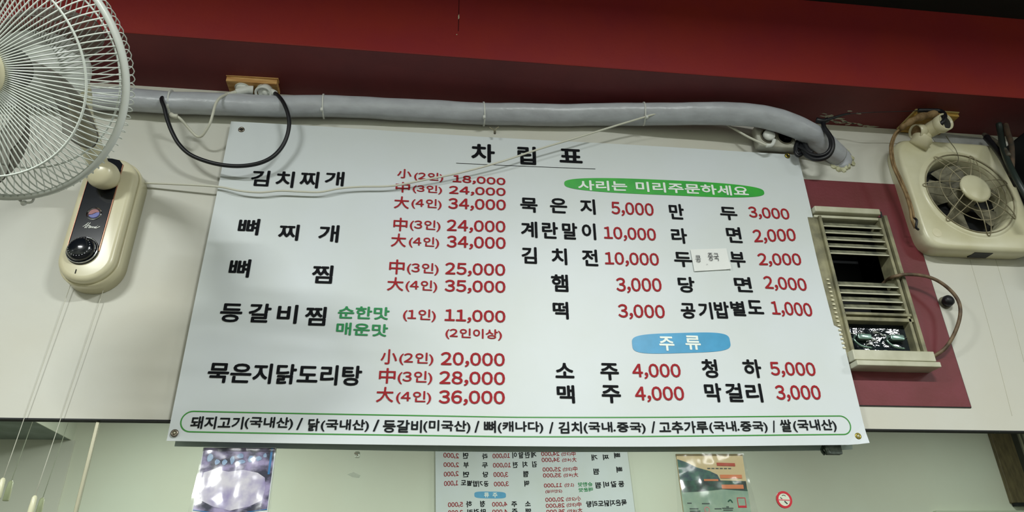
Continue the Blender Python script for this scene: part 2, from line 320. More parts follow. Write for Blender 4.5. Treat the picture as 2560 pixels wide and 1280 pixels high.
RUNS = """menu_title k|차 101 165 1086 1086 60|립 227 278 1086 1086 60
menu_title k|표 343 407 1099 1099 46
dish_name k|김 -456 -411 974 974 47|치 -395 -350 973 973 49|찌 -336 -289 975 975 50|개 -274 -226 985 985 44
portion r|小 -92 -55 1020 1020 29
portion r|(2인) -48 28 1014 1014 29
price r|18,000 53 193 1017 1016 23
portion r|中 -94 -57 976 976 32
portion r|(3인) -50 26 976 976 27
price r|24,000 44 193 980 982 25
portion r|大 -95 -57 927 927 37
portion r|(4인) -51 26 929 929 32
price r|34,000 43 193 934 938 33
dish_name k|뼈 -466 -416 833 833 46|찌 -369 -320 822 822 45|개 -273 -224 821 821 49
portion r|中 -93 -58 861 861 39
portion r|(3인) -52 25 864 864 33
price r|24,000 41 191 868 872 34
portion r|大 -96 -59 816 816 38
portion r|(4인) -52 23 816 816 32
price r|34,000 42 191 821 824 34
dish_name k|뼈 -469 -421 719 719 48
dish_name k|찜 -277 -228 710 710 48
portion r|中 -96 -59 741 741 40
portion r|(3인) -53 24 742 742 33
price r|25,000 40 189 746 749 33
portion r|大 -98 -59 697 697 36
portion r|(4인) -54 22 696 696 32
price r|35,000 40 189 700 703 32
dish_name k|등 -471 -422 606 606 46|갈 -408 -358 607 607 47|비 -344 -298 606 606 47|찜 -281 -233 603 603 47
flavour g|순한맛 -207 -88 622 622 32
flavour g|매운맛 -207 -89 582 580 31
portion r|(1인) -56 21 620 620 32
price r|11,000 42 188 624 625 31
portion r|(2인이상) 45 179 579 579 28
portion r|小 -101 -64 514 514 36
portion r|(2인) -59 19 513 513 31
price r|20,000 36 185 515 516 32
portion r|中 -102 -65 469 469 36
portion r|(3인) -60 18 468 468 32
price r|28,000 34 185 470 471 31
portion r|大 -105 -67 426 426 35
portion r|(4인) -61 17 423 423 30
price r|36,000 34 184 425 426 31
dish_name k|묵은지닭도리탕 -474 -140 464 462 47
origin_text s|돼지고기 -490 -382 363 363 27|(국내산) -379 -278 364 363 27|/ -270 -258 363 363 26
origin_text s|닭 -246 -222 361 361 27|(국내산) -219 -116 360 360 27|/ -107 -94 361 361 26
origin_text s|등갈비 -86 -1 359 359 28|(미국산) 2 106 360 359 28|/ 115 126 361 361 26
origin_text s|뼈 136 163 361 361 27
origin_text s|(캐나다) 167 270 360 361 27|/ 283 294 361 361 26
origin_text s|김치 305 359 361 362 27|(국내.중국) 363 508 362 363 27|/ 521 532 365 365 27
origin_text s|고추가루 540 657 364 366 28|(국내.중국) 660 802 366 368 28|/ 814 822 369 369 28
origin_text s|쌀 834 862 371 371 29|(국내산) 866 975 370 372 30
heading_text w|사리는 389 525 1011 1015 32
heading_text w|미리주문하세요 549 871 1015 1019 33
dish_name k|묵 231 277 935 935 45|은 310 356 937 937 46|지 391 432 937 937 47
price r|5,000 475 591 941 941 39
dish_name k|만 634 675 934 934 48|두 777 826 940 940 41
price r|3,000 860 978 952 952 35
dish_name k|계 231 274 860 860 48|란 286 328 860 860 49|말 339 379 860 860 49|이 391 428 861 861 49
price r|10,000 449 589 866 866 37
dish_name k|라 631 674 861 861 46|면 785 827 871 871 48
price r|2,000 860 983 875 886 39
dish_name k|김 231 270 786 786 47|치 308 348 786 786 47|전 387 428 786 786 47
price r|10,000 446 589 792 794 36
dish_name k|두 630 678 793 793 43|부 783 825 798 798 46
price r|2,000 861 983 807 813 36
dish_name k|햄 304 347 712 712 47
price r|3,000 470 588 718 721 38
dish_name k|당 632 676 721 721 44|면 783 830 728 728 43
price r|2,000 865 982 740 738 37
dish_name k|떡 305 344 639 639 46
price r|3,000 469 588 648 649 36
dish_name k|공 630 668 650 650 42|기 676 712 650 650 46|밥 718 757 653 653 46|별 762 800 661 661 41|도 807 849 668 668 38
price r|1,000 871 981 668 666 38
heading_text w|주 564 602 564 564 37|류 630 669 568 568 37
dish_name k|소 304 349 491 491 37|주 412 457 488 488 42
price r|4,000 490 609 496 498 34
dish_name k|청 663 702 498 498 47|하 767 813 500 500 47
price r|5,000 836 953 507 508 35
dish_name k|맥 305 347 431 431 43|주 411 457 433 433 43
price r|4,000 491 610 440 442 34
dish_name k|막 661 703 439 439 46|걸 713 754 440 440 46|리 763 804 440 440 46
price r|3,000 838 953 447 449 36
note_text n|콩 686 701 806 806 20|중국 721 751 812 812 23"""
BOLD = {'menu_title': .0019, 'dish_name': .0013, 'portion': .0006, 'price': .0009, 'flavour': .0009, 'origin_text': .0007, 'heading_text': .0011, 'note_text': .0002}
# ------------------------------------------------------------------ the menu banner
BX0, BX1 = -.532, 1.047; BZ0, BZ1 = 1.4875, 2.319
ban = thing('menu_banner', 'large white menu banner with black, red and green lettering hung above the mirror', 'banner', (.257, YT, BZ0))
def sheet():
    nx, nz = 60, 32; V = []; F = []
    for side in (0, 1):
        for j in range(nz+1):
            for i in range(nx+1):
                u = i/nx; w = j/nz; x = BX0+(BX1-BX0)*u; z = BZ0+(BZ1-BZ0)*w
                z += -.008*math.sin(u*PI)*(1-w)+.006*u*(1-w)+.004*u*w
                y = YT+wave(x, z)+side*.001
                c = max(0, (u-.975)/.025)*max(0, (.04-w)/.04); y -= .006*c; z += .003*c
                V.append((x, y, z))
    m = (nx+1)*(nz+1)
    for j in range(nz):
        for i in range(nx):
            a = j*(nx+1)+i; F.append((a, a+1, a+nx+2, a+nx+1)); F.append((m+a, m+a+nx+1, m+a+nx+2, m+a+1))
    ring = [i for i in range(nx+1)]+[(j*(nx+1)+nx) for j in range(1, nz+1)]+[(nz*(nx+1)+i) for i in range(nx-1, -1, -1)]+[j*(nx+1) for j in range(nz-1, 0, -1)]
    for q in range(len(ring)):
        a, b = ring[q], ring[(q+1) % len(ring)]; F.append((a, m+a, m+b, b))
    return V, F
link('sheet', sheet(), 'banner', ban)
def strip(x0, x1, z0, z1, y, nx=60):
    V = []; F = []
    for i in range(nx+1):
        x = x0+(x1-x0)*i/nx
        V += [(x, y+wave(x, z0), z0), (x, y+wave(x, z1), z1)]
    for i in range(nx): F.append((2*i, 2*i+2, 2*i+3, 2*i+1))
    return V, F
def flat(poly, y):
    """outline symmetric about its long axis, cut into columns so that it follows the sheet"""
    n = len(poly); h = n//2; V = []; F = []
    top = poly[:h+1]; bot = [poly[0]]+poly[:h-1:-1]
    for i in range(h+1):
        for a in range(5):
            q = a/4; x = top[i][0]*(1-q)+bot[i][0]*q; z = top[i][1]*(1-q)+bot[i][1]*q; V.append((x, y+wave(x, z), z))
    for i in range(h):
        for a in range(4): k = i*5+a; F.append((k, k+5, k+6, k+1))
    return V, F
def blob(cx, cz, w, h, tilt, sq=2.6, n=96):
    P = []
    for k in range(n):
        t = 2*PI*k/n; c, s = math.cos(t), math.sin(t)
        x = w/2*math.copysign(abs(c)**(2/sq), c); z = h/2*math.copysign(abs(s)**(2/sq), s); P.append((cx+x, cz+z+tilt*x))
    return P
Bz = 1.15
link('green_lozenge', flat(blob(.635, 1.0335+Bz, .566, .049, .010, 3.0), YT-.0009), 'green', ban)['label'] = 'green lozenge behind the white heading'
link('blue_lozenge', flat(blob(.621, .5855+Bz, .249, .052, .052, 4.0), YT-.0009), 'blue', ban)['label'] = 'blue lozenge behind the white heading'
ul = strip(.061, .441, 1.0775+Bz, 1.0790+Bz, YT-.0009, 20); ul = ([(v[0], v[1], v[2]+(v[0]-.061)*.012) for v in ul[0]], ul[1])
link('title_underline', ul, 'ink_s', ban)
def capsule(x0, x1, z0, z1, zr, n=14):
    r = (z1-z0)/2; P = []
    for k in range(n+1):
        t = PI/2-PI*k/n; P.append((x1-r+r*math.cos(t), (z0+z1)/2+r*math.sin(t)))
    for k in range(n+1):
        t = -PI/2-PI*k/n; P.append((x0+r+r*math.cos(t), (z0+z1)/2+r*math.sin(t)))
    # long sides subdivided
    Q = []
    m = len(P)
    for i in range(m):
        a, b = P[i], P[(i+1) % m]; d = math.hypot(a[0]-b[0], a[1]-b[1]); s = 40 if d > .2 else 1
        for k in range(s): Q.append((a[0]+(b[0]-a[0])*k/s, a[1]+(b[1]-a[1])*k/s))
    return [(x, z+zr*max(0, (x-.2))/.8-.004*math.sin(min(1, max(0, (x+.5)/1.5))*PI)) for x, z in Q]
oo = capsule(-.512, 1.013, .3555+Bz, .4020+Bz, .010); ii = capsule(-.5093, 1.0103, .3582+Bz, .3993+Bz, .010)
V = [(p[0], YT-.0009+wave(*p), p[1]) for p in oo]+[(p[0], YT-.0009+wave(*p), p[1]) for p in ii]; n_ = len(oo)
link('green_outline', (V, [(i, (i+1) % n_, n_+(i+1) % n_, n_+i) for i in range(n_)]), 'outline_green', ban)['label'] = 'thin green rounded outline'
note = None
for l in RUNS.split('\n'):
    head, *rs = l.split('|'); nm, c = head.split(); runs = []
    for r in rs:
        t = r.rsplit(' ', 5); runs.append((t[0],)+tuple(float(v) for v in t[1:]))
    if c == 'n': note = runs; continue
    for rr in ([[q] for q in runs] if nm in ('dish_name', 'menu_title', 'heading_text') else [runs]):
        link(nm, run_mesh(rr, BOLD[nm]), 'ink_'+c, ban)
def eyelet(x, z, m, hole):
    e = link('eyelet', lathe([(.0035, 0), (.0035, .002), (.0055, .0028), (.0078, .0018), (.0082, 0)], 20, axis_mtx((x, YT-.001, z), FRONT)), m, ban, True)
    link('nail', lathe([(.0034, .0), (.0030, .0022), (0.0001, .0032)], 14, axis_mtx((x, YT-.0015, z), FRONT)), hole, e, True)
eyelet(-.502, 1.144+Bz, 'eyelet', 'rubber'); eyelet(-.518, .353+Bz, 'eyelet', 'steel'); eyelet(1.025, .363+Bz, 'brass', 'foam'); eyelet(1.013, 1.166+Bz, 'brass', 'rubber')
# second banner on the wall opposite, seen in the mirror
def copy_tree(o, parent=None):
    c = o.copy(); C.objects.link(c); c.parent = parent
    for ch in list(o.children): copy_tree(ch, c)
    return c
ban2 = copy_tree(ban); tag(ban2, 'matching menu banner on the opposite wall, seen reversed in the mirror', 'banner')
phi = -0.040
R2 = Matrix.Rotation(phi, 4, 'Y') @ Matrix.Rotation(PI, 4, 'Z')
# a point (u', z') of the banner sits at X = 1.141 - u', Z = z' + .300
org = Vector((.257, YT, BZ0)); tgt = Vector((1.141-.257+0.04, -2.566, BZ0+.300+.257*0+-0.03))
ban2.rotation_euler = R2.to_euler(); ban2.location = tgt
# sticky note
nt = thing('paper_note', 'small white handwritten paper note stuck on the menu banner', 'note', (.728, YT-.003, .781+Bz))
NP = [(.677, .8435+Bz), (.777, .852+Bz), (.7795, .791+Bz), (.679, .7805+Bz)]
V = []; nn = 8
for j in range(nn+1):
    for i in range(nn+1):
        u, w = i/nn, j/nn; x = (NP[0][0]*(1-u)+NP[1][0]*u)*(1-w)+(NP[3][0]*(1-u)+NP[2][0]*u)*w; z = (NP[0][1]*(1-u)+NP[1][1]*u)*(1-w)+(NP[3][1]*(1-u)+NP[2][1]*u)*w
        V.append((x, YT-.003+wave(x, z)-.003*(u > .9)*(w > .7)-.002*abs(u-.5)*w, z))
F = [(j*(nn+1)+i, j*(nn+1)+i+1, (j+1)*(nn+1)+i+1, (j+1)*(nn+1)+i) for j in range(nn) for i in range(nn)]
link('paper', (V, F), 'paper', nt)
vf = run_mesh(note, .0003, YT-.0062); link('handwriting', join(vf, strip(.7135, .7175, .8005+Bz, .8013+Bz, YT-.0062, 2)), 'ink_n', nt)
# grey clip behind the banner's lower edge
cl = link('metal_clip', join(box(.955, .992, 1.592, 1.600, .326+Bz, .350+Bz, .0015, 1), tube([(.957, 1.590, .328+Bz), (.952, 1.588, .338+Bz), (.957, 1.590, .348+Bz)], .004, 8, 4)), mat('dull_metal', '7f8983', .4, metal=.5, col2='59625c', scale=60))
tag(cl, 'small grey metal clip under the lower right edge of the menu banner', 'clip')
# ------------------------------------------------------------------ maroon panel and louvered window
HX0, HX1, HZ0, HZ1 = WH
PX0, PX1, PZ0, PZ1 = .80, 1.358, .443+Bz, 1.100+Bz
o = struct('trim_6', join(box(PX0, HX0, 1.586, YW, PZ0, PZ1), box(HX1, PX1, 1.586, YW, PZ0, PZ1), box(HX0, HX1, 1.586, YW, HZ1, PZ1), box(HX0, HX1, 1.586, YW, PZ0, HZ0)), 'redpanel', 'maroon painted panel around the louvered window')
link('joint', join(box(PX0, PX1+.001, 1.5868, 1.5895, PZ0-.0018, PZ0), box(PX1, PX1+.0015, 1.5868, 1.5895, PZ0, PZ1)), 'dark', o)
win = thing('window_1', 'narrow louvered window with aged aluminium frame, set in the maroon panel', None, (1.16, 1.57, .53+Bz)); win['kind'] = 'structure'
link('well', ([(HX0, 1.6, HZ0), (HX1, 1.6, HZ0), (HX1, 1.6, HZ1), (HX0, 1.6, HZ1), (HX0, 1.73, HZ0), (HX1, 1.73, HZ0), (HX1, 1.73, HZ1), (HX0, 1.73, HZ1)], [(4, 5, 6, 7), (0, 1, 5, 4), (1, 2, 6, 5), (2, 3, 7, 6), (3, 0, 4, 7)]), 'dark', win)
link('top_rail', join(box(1.0490, 1.243, 1.555, 1.592, .975+Bz, .993+Bz, .003, 2)), 'alu', win)
link('inner_top_rail', box(1.0490, 1.243, 1.566, 1.60, .962+Bz, .970+Bz, .001, 1), 'alu', win)
link('left_jamb', join(box(1.03, 1.063, 1.570, 1.61, .56+Bz, .965+Bz, .002, 1), box(1.058, 1.066, 1.560, 1.60, .56+Bz, .965+Bz, .001, 1)), 'alu_dirty', win)
link('right_jamb', join(box(1.238, 1.246, 1.562, 1.61, .572+Bz, .968+Bz, .001, 1), box(1.252, 1.262, 1.558, 1.61, .572+Bz, .975+Bz, .001, 1)), 'alu_dirty', win)
link('right_reveal', box(1.246, 1.252, 1.575, 1.61, .575+Bz, .975+Bz), 'slat', win)
def slat(z): return join(([(1.064, 1.566, z), (1.240, 1.566, z), (1.240, 1.577, z+.017), (1.064, 1.577, z+.017), (1.064, 1.568, z-.0015), (1.240, 1.568, z-.0015), (1.240, 1.579, z+.0155), (1.064, 1.579, z+.0155)],
    [(0, 1, 2, 3), (7, 6, 5, 4), (0, 4, 5, 1), (3, 2, 6, 7), (0, 3, 7, 4), (1, 5, 6, 2)]))
for z in (.935, .914, .893, .872, .851, .756, .735, .713, .692):
    s = link('slat', slat(z+Bz), 'slat', win)
    link('slat_edge', box(1.064, 1.240, 1.5640, 1.5665, z+Bz-.0018, z+Bz+.0014), 'alu', s)
link('middle_rail', join(box(1.062, 1.250, 1.560, 1.60, .672+Bz, .680+Bz, .002, 2), box(1.062, 1.252, 1.562, 1.60, .657+Bz, .667+Bz, .001, 1)), 'alu_dirty', win)
link('pane', box(1.062, 1.248, 1.588, 1.592, .572+Bz, .658+Bz), 'glassdark', win)
for px, pz in ((1.115, .612), (1.205, .612)):
    lt = link('chrome_curl', join(tube([(px-.026, 1.578, pz+Bz+.012), (px-.034, 1.574, pz+Bz-.004), (px-.020, 1.572, pz+Bz-.020), (px+.008, 1.574, pz+Bz-.024)], .0028, 8, 5), prism(rrect(px-.022, px+.016, pz+Bz-.002, pz+Bz+.014, .005), 1.572, 1.586, .002)), mat('green_chrome', '8ba79c', .2, metal=.8), win, True)  # curved greenish chrome shapes in front of the pane
rv = []
for k in range(16):
    ax = random.uniform(1.08, 1.235); az = random.uniform(.585, .64)+Bz; l = random.uniform(.008, .022)
    rv.append(tube([(ax, 1.586, az), (ax+l/2, 1.585, az+random.uniform(0, .003)), (ax+l, 1.586, az-.001)], .0012, 5, 2))
o = link('chrome_slivers', join(*rv), 'chrome', win); o['kind'] = 'stuff'  # short chrome slivers scattered over the pane
link('sill', box(1.0490, 1.268, 1.545, 1.60, .5455+Bz, .572+Bz, .002, 2), 'alu', win)
link('sill_lip', box(1.0490, 1.272, 1.538, 1.592, .529+Bz, .5425+Bz, .002, 2), 'alu', win)
o = link('teeth', join(*[box(1.0405, 1.0475, 1.566, 1.572, .582+Bz+k*.0118, .586+Bz+k*.0118) for k in range(17)]), 'cream', win); o['kind'] = 'stuff'
link('shadow_gap', join(box(1.049, 1.262, 1.5845, 1.5865, .993+Bz, 1.003+Bz), box(1.2625, 1.269, 1.5845, 1.5865, .60+Bz, 1.003+Bz)), 'dark', win)
cb = link('brown_cable', tube([(1.2349, 1.6200, 1.9390), (1.2390, 1.6000, 1.9444), (1.2307, 1.5620, 1.9358), (1.2609, 1.5450, 1.9360), (1.3083, 1.5350, 1.9263), (1.3428, 1.5300, 1.9021), (1.3672, 1.5300, 1.8653), (1.3643, 1.5300, 1.8259), (1.3442, 1.5400, 1.7797), (1.3181, 1.5600, 1.7398), (1.2895, 1.5750, 1.7207), (1.2684, 1.5840, 1.7146)], .0046, 10, 6), 'umber', None, True)
tag(cb, 'stained brown cable looping out of the louvered window over the maroon panel', 'cable')
kb = thing('rubber_knob', 'black round rubber knob on the wall edge of the maroon panel', 'knob', (1.3812, 1.5880, 1.8770))
KC = (1.3789, 1.5880, 1.8769)
link('knob_head', lathe([(.010, 0), (.012, .004), (.0155, .012), (.014, .020), (.008, .0245), (.0001, .026)], 24, axis_mtx(KC, FRONT)), 'rubber', kb, True)
link('washer', lathe([(.017, 0), (.017, .002), (.010, .0025)], 24, axis_mtx(KC, FRONT)), 'grime', kb)
# ------------------------------------------------------------------ taped pipe
PP = [(-1.4088, 1.5580, 2.3580), (-1.1953, 1.5580, 2.3535), (-0.9587, 1.5580, 2.3556), (-0.7843, 1.5580, 2.3598), (-0.6942, 1.5570, 2.3573), (-0.5950, 1.5580, 2.3623), (-0.4937, 1.5580, 2.3653), (-0.4117, 1.5580, 2.3681), (-0.3085, 1.5580, 2.3779), (-0.2033, 1.5600, 2.3840), (-0.0959, 1.5600, 2.3845), (0.0129, 1.5600, 2.3878), (0.1233, 1.5600, 2.3884), (0.2354, 1.5600, 2.3960), (0.3493, 1.5600, 2.4022), (0.4640, 1.5550, 2.4103), (0.5763, 1.5400, 2.4089), (0.6885, 1.5250, 2.4075), (0.7793, 1.5150, 2.4083), (0.8592, 1.5080, 2.4063), (0.9166, 1.5050, 2.4014), (0.9741, 1.5050, 2.3890), (1.0343, 1.5120, 2.3721), (1.0893, 1.5300, 2.3586), (1.1354, 1.5530, 2.3448), (1.1776, 1.5780, 2.3329)]
def pr_(s, th): return (.0305+.0015*max(0, 1-2*s))*(1+.07*math.cos(2*th+5*s+.8)+.03*math.cos(3*th-7*s)+.012*math.sin(60*s+2*th)+.008*math.sin(173*s+th))
pipe = thing('taped_pipe', 'thick pipe bundle wrapped in white tape running under the maroon beam', 'pipe', PP[10])
link('wrapped_pipe', tube(PP, .028, 20, 8, rf=pr_), 'tape', pipe, True)
def tie(i, dz=0):
    p = Vector(PP[i]); q = Vector(PP[i+1]); t = (q-p).normalized(); mt = axis_mtx(p+t*.01, t)
    tb = link('cable_tie', lathe([(.0325, -.0018), (.0340, -.0018), (.0340, .0018), (.0325, .0018)], 24, mt), 'whiteplastic', pipe, True)
    h = p+t*.01+Vector((0, -.022, -.0285)); link('tie_head', box(h.x-.0035, h.x+.0035, h.y-.004, h.y+.004, h.z-.004, h.z+.005, .001, 1), 'whiteplastic', tb)
    return tb
tie(4); tie(8); tie(12); tie(16)
# string loop of the hook above the title
hw = [(0.1490, 1.5500, 2.3375), (0.1583, 1.5450, 2.3263), (0.1632, 1.5500, 2.3224), (0.1665, 1.5500, 2.3334), (0.1743, 1.5500, 2.3408)]
hg = thing('wire_hook', 'tiny wire hook with clamp hanging under the taped pipe above the title', 'hook', hw[2])
link('hook_wire', tube(hw, .0010, 6, 4), 'greywire', hg); link('clamp', box(hw[2][0]-.003, hw[2][0]+.003, hw[2][1]-.003, hw[2][1]+.003, hw[2][2]-.006, hw[2][2]+.004, .001, 1), 'grime', hg)
# foam round the hole
HC = (1.1853, 1.5880, 2.3361)
fo = []
for k in range(26):
    t = random.uniform(-.5, PI+.9)+PI; r = random.uniform(.030, .046); cx, cz = HC[0]+r*math.cos(t+.3), HC[2]+r*math.sin(t+.3)
    fo.append(lathe([(random.uniform(.006, .011), 0), (random.uniform(.005, .010), .006), (.0005, random.uniform(.008, .014))], 7, axis_mtx((cx, 1.591, cz), (random.uniform(-.4, .4), -1, random.uniform(-.4, .4)))))
o = link('sealant_foam', join(*fo), 'foam', pipe, False); o['kind'] = 'stuff'; o['label'] = 'crusty yellowish foam around the pipe hole'
link('pipe_collar', lathe([(.040, 0), (.040, .006), (.031, .010)], 24, axis_mtx(HC, FRONT)), 'tape', pipe, True)
# ------------------------------------------------------------------ wooden socket block with two plugs
wb = thing('wooden_socket_block', 'small wooden socket block on the beam underside holding two white plugs', 'socket', (-.488, 1.557, SO-.028))
link('block', join(box(-.557, -.421, 1.532, 1.585, SO-.016, SO, .001, 1), box(-.555, -.424, 1.535, 1.583, SO-.032, SO-.017, .001, 1)), 'wood', wb)
BB = SO-.032
link('socket_face', join(*[lathe([(.021, 0), (.021, .002), (.019, .003), (.018, .001), (.0001, .001)], 24, axis_mtx((x, 1.560, BB), (0, 0, -1), (0, 1, 0))) for x in (-.516, -.459)]), 'whiteplastic', wb)
# white angled plug and its cord
c1 = thing('white_plug_cord', 'ivory power cord with angled plug in the left of the wooden socket block', 'cord', (-0.5438, 1.5500, 2.3077))
link('plug', join(tube([(-0.4864, 1.5530, 2.4132), (-0.4989, 1.5500, 2.4109), (-0.5167, 1.5450, 2.3998), (-0.5257, 1.5430, 2.3946)], lambda s: .0125-.004*s, 14, 4), lathe([(.017, 0), (.0175, .006), (.015, .012), (.0001, .013)], 20, axis_mtx((-.516, 1.560, BB-.001), (0, -.3, -1), (0, 1, 0)))), 'whiteplastic', c1, True)
link('strain_relief', tube([(-0.5199, 1.5430, 2.3965), (-0.5327, 1.5410, 2.3897), (-0.5474, 1.5340, 2.3772)], lambda s: .0068-.0025*s+.0006*math.sin(s*40), 10, 8), 'cord_white', c1, True)
link('cord', tube([(-0.5429, 1.5320, 2.3773), (-0.5522, 1.5180, 2.3556), (-0.5585, 1.5120, 2.3307), (-0.5601, 1.5110, 2.2951), (-0.5646, 1.5180, 2.2712), (-0.5754, 1.5300, 2.2544), (-0.5862, 1.5400, 2.2461), (-0.5985, 1.5450, 2.2476), (-0.6114, 1.5400, 2.2567), (-0.6244, 1.5300, 2.2682), (-0.6365, 1.5180, 2.2781), (-0.6492, 1.5160, 2.2869)], .0034, 8, 6), 'cord_white', c1, True)
link('cord_sleeve', tube([(-0.6445, 1.5150, 2.2840), (-0.6542, 1.5150, 2.2845), (-0.6630, 1.5200, 2.2927)], .006, 8, 3), 'cord_white', c1, True)
# round plug and black loop
c2 = thing('black_power_cord', 'black power cord hanging in a wide loop from a white ring-pull plug', 'cord', (-0.5180, 1.5400, 2.1628))
PC = (-0.4534, 1.5450, 2.4025)
link('plug', join(lathe([(.0195, -.012), (.0195, -.002), (.017, .004), (.0165, .004)], 24, axis_mtx(PC, (-.15, -.55, -1))), lathe([(.0085, -.005), (.0085, .006), (.003, .009)], 14, axis_mtx((PC[0]+.003, PC[1], PC[2]), (-.15, -.55, -1)))), 'whiteplastic', c2, True)
R_ = axis_mtx(PC, (-.15, -.55, -1))
link('pull_ring', tube([tuple(R_ @ Vector((.0205*math.cos(t)-.002, .017*math.sin(t), .006))) for t in [2*PI*k/14 for k in range(14)]], .0036, 8, 3, closed=True), 'whiteplastic', c2, True)
link('plug_neck', tube([(-0.4430, 1.5450, 2.4020), (-0.4346, 1.5430, 2.4038), (-0.4251, 1.5410, 2.3975)], .0085, 10, 3), 'whiteplastic', c2, True)
link('cord', tube([(-0.4300, 1.5420, 2.4020), (-0.4129, 1.5300, 2.3813), (-0.3957, 1.5210, 2.3541), (-0.3797, 1.5180, 2.3190), (-0.3719, 1.5200, 2.2851), (-0.3740, 1.5250, 2.2482), (-0.3847, 1.5300, 2.2162), (-0.4034, 1.5300, 2.1866), (-0.4317, 1.5300, 2.1666), (-0.4715, 1.5300, 2.1555), (-0.5145, 1.5300, 2.1550), (-0.5588, 1.5300, 2.1640), (-0.5999, 1.5300, 2.1815), (-0.6300, 1.5280, 2.2082), (-0.6515, 1.5220, 2.2402), (-0.6687, 1.5180, 2.2756), (-0.6813, 1.5160, 2.3084), (-0.6948, 1.5200, 2.3362), (-0.6995, 1.5350, 2.3572), (-0.7043, 1.5600, 2.3841)], .0052, 12, 6), 'rubber', c2, True)
# ------------------------------------------------------------------ long ivory cord of the wall fan
lc = link('long_ivory_cord', tube([(-0.7302, 1.5700, 2.1168), (-0.7193, 1.5750, 2.1196), (-0.6410, 1.5680, 2.1164), (-0.5627, 1.5620, 2.1127), (-0.5188, 1.5600, 2.1094), (-0.4729, 1.5550, 2.0985), (-0.4241, 1.5530, 2.0955), (-0.3768, 1.5530, 2.1031), (-0.3283, 1.5530, 2.1036), (-0.2795, 1.5530, 2.1054), (-0.2315, 1.5530, 2.1190), (-0.1823, 1.5530, 2.1268), (-0.1224, 1.5530, 2.1317), (-0.0823, 1.5530, 2.1390), (-0.0218, 1.5500, 2.1555), (0.0708, 1.5500, 2.1837), (0.1760, 1.5450, 2.2215), (0.2843, 1.5400, 2.2682), (0.3959, 1.5350, 2.3125), (0.4993, 1.5300, 2.3546), (0.5680, 1.5220, 2.3787), (0.6246, 1.5120, 2.3963), (0.6807, 1.5000, 2.4138), (0.7159, 1.4970, 2.4228), (0.7438, 1.5020, 2.4249), (0.7656, 1.5300, 2.4377)], .0027, 8, 6), 'cord_white', None, True)
tag(lc, 'long thin ivory cord from the wall fan across the banner up over the pipe', 'cord')
# ------------------------------------------------------------------ surface socket at the pipe end
sk = thing('double_socket', 'grimy white double wall socket below the bend of the taped pipe', 'socket', (0.9812, 1.5500, 2.3583))
sx0, sx1, sz0, sz1 = .918, 1.036, 1.178+Bz, 1.250+Bz
link('housing', prism(rrect(sx0, sx1, sz0, sz1, .006), 1.545, 1.569, .005), mat('grimy_white', 'c9c8bd', .4, col2='a5a496', scale=14), sk, True)
for cx in (.952, 1.003):
    s = link('socket_well', lathe([(.0235, 0), (.0235, .002), (.021, .003), (.0195, -.002), (.0195, -.003), (.0001, -.003)], 28, axis_mtx((cx, 1.545, 1.212+Bz), FRONT)), 'grime', sk, True)
    if cx > 1: link('pin_hole', join(*[lathe([(.0028, 0), (.0028, .001), (.0001, .001)], 10, axis_mtx((cx+d, 1.5475, 1.213+Bz), FRONT)) for d in (-.008, .008)]), 'rubber', s)
link('pin_key', prism(rrect(.999, 1.018, 1.204+Bz, 1.208+Bz, .0015), 1.541, 1.546), 'rubber', sk)
c3 = thing('short_white_cord', 'short white cord with flat plug in the left of the double socket', 'cord', (0.8841, 1.5500, 2.3766))
link('cord', tube([(0.8357, 1.5650, 2.4274), (0.8426, 1.5600, 2.4067), (0.8609, 1.5500, 2.3820), (0.8875, 1.5400, 2.3525), (0.9155, 1.5320, 2.3292), (0.9382, 1.5300, 2.3156)], .0031, 8, 6), 'cord_white', c3, True)
PQ = (0.9615, 1.5400, 2.3440)
link('plug', join(lathe([(.0175, -.002), (.0175, .008), (.015, .012), (.0001, .013)], 24, axis_mtx((.952, 1.544, 1.212+Bz), FRONT)), tube([(0.9607, 1.5320, 2.3408), (0.9489, 1.5300, 2.3219), (0.9309, 1.5310, 2.3186)], .0055, 10, 4)), 'whiteplastic', c3, True)
# black cable bundle
bb = thing('black_cable_bundle', 'black cables coiled around the bent end of the taped pipe', 'cable', (1.0836, 1.5300, 2.3066))
link('cable_loop', tube([(1.1041, 1.5000, 2.3981), (1.0969, 1.4950, 2.3682), (1.1022, 1.4900, 2.3412), (1.1053, 1.4870, 2.3158), (1.1010, 1.4900, 2.2904), (1.0893, 1.5000, 2.2723), (1.0698, 1.5100, 2.2672), (1.0534, 1.5200, 2.2757), (1.0421, 1.5300, 2.2982), (1.0415, 1.5400, 2.3274), (1.0497, 1.5500, 2.3534)], .0064, 10, 6), 'rubber', bb, True)
link('second_loop', tube([(1.1017, 1.5000, 2.3668), (1.1029, 1.4920, 2.3289), (1.0977, 1.4920, 2.2970), (1.0840, 1.5000, 2.2800), (1.0654, 1.5100, 2.2790), (1.0498, 1.5200, 2.2917), (1.0384, 1.5300, 2.3145), (1.0292, 1.5400, 2.3265), (1.0207, 1.5400, 2.3093), (1.0275, 1.5400, 2.2960), (1.0440, 1.5400, 2.3054)], .0050, 10, 6), 'rubber', bb, True)
link('coil', join(tube([(1.0423, 1.5450, 2.3535), (1.0281, 1.5420, 2.3279), (1.0257, 1.5420, 2.3055), (1.0392, 1.5420, 2.3120), (1.0483, 1.5420, 2.3321)], .0070, 10, 5), tube([(1.0513, 1.5500, 2.3606), (1.0538, 1.5400, 2.3394), (1.0559, 1.5350, 2.3165), (1.0640, 1.5300, 2.2997)], .0085, 10, 5)), 'rubber', bb, True)
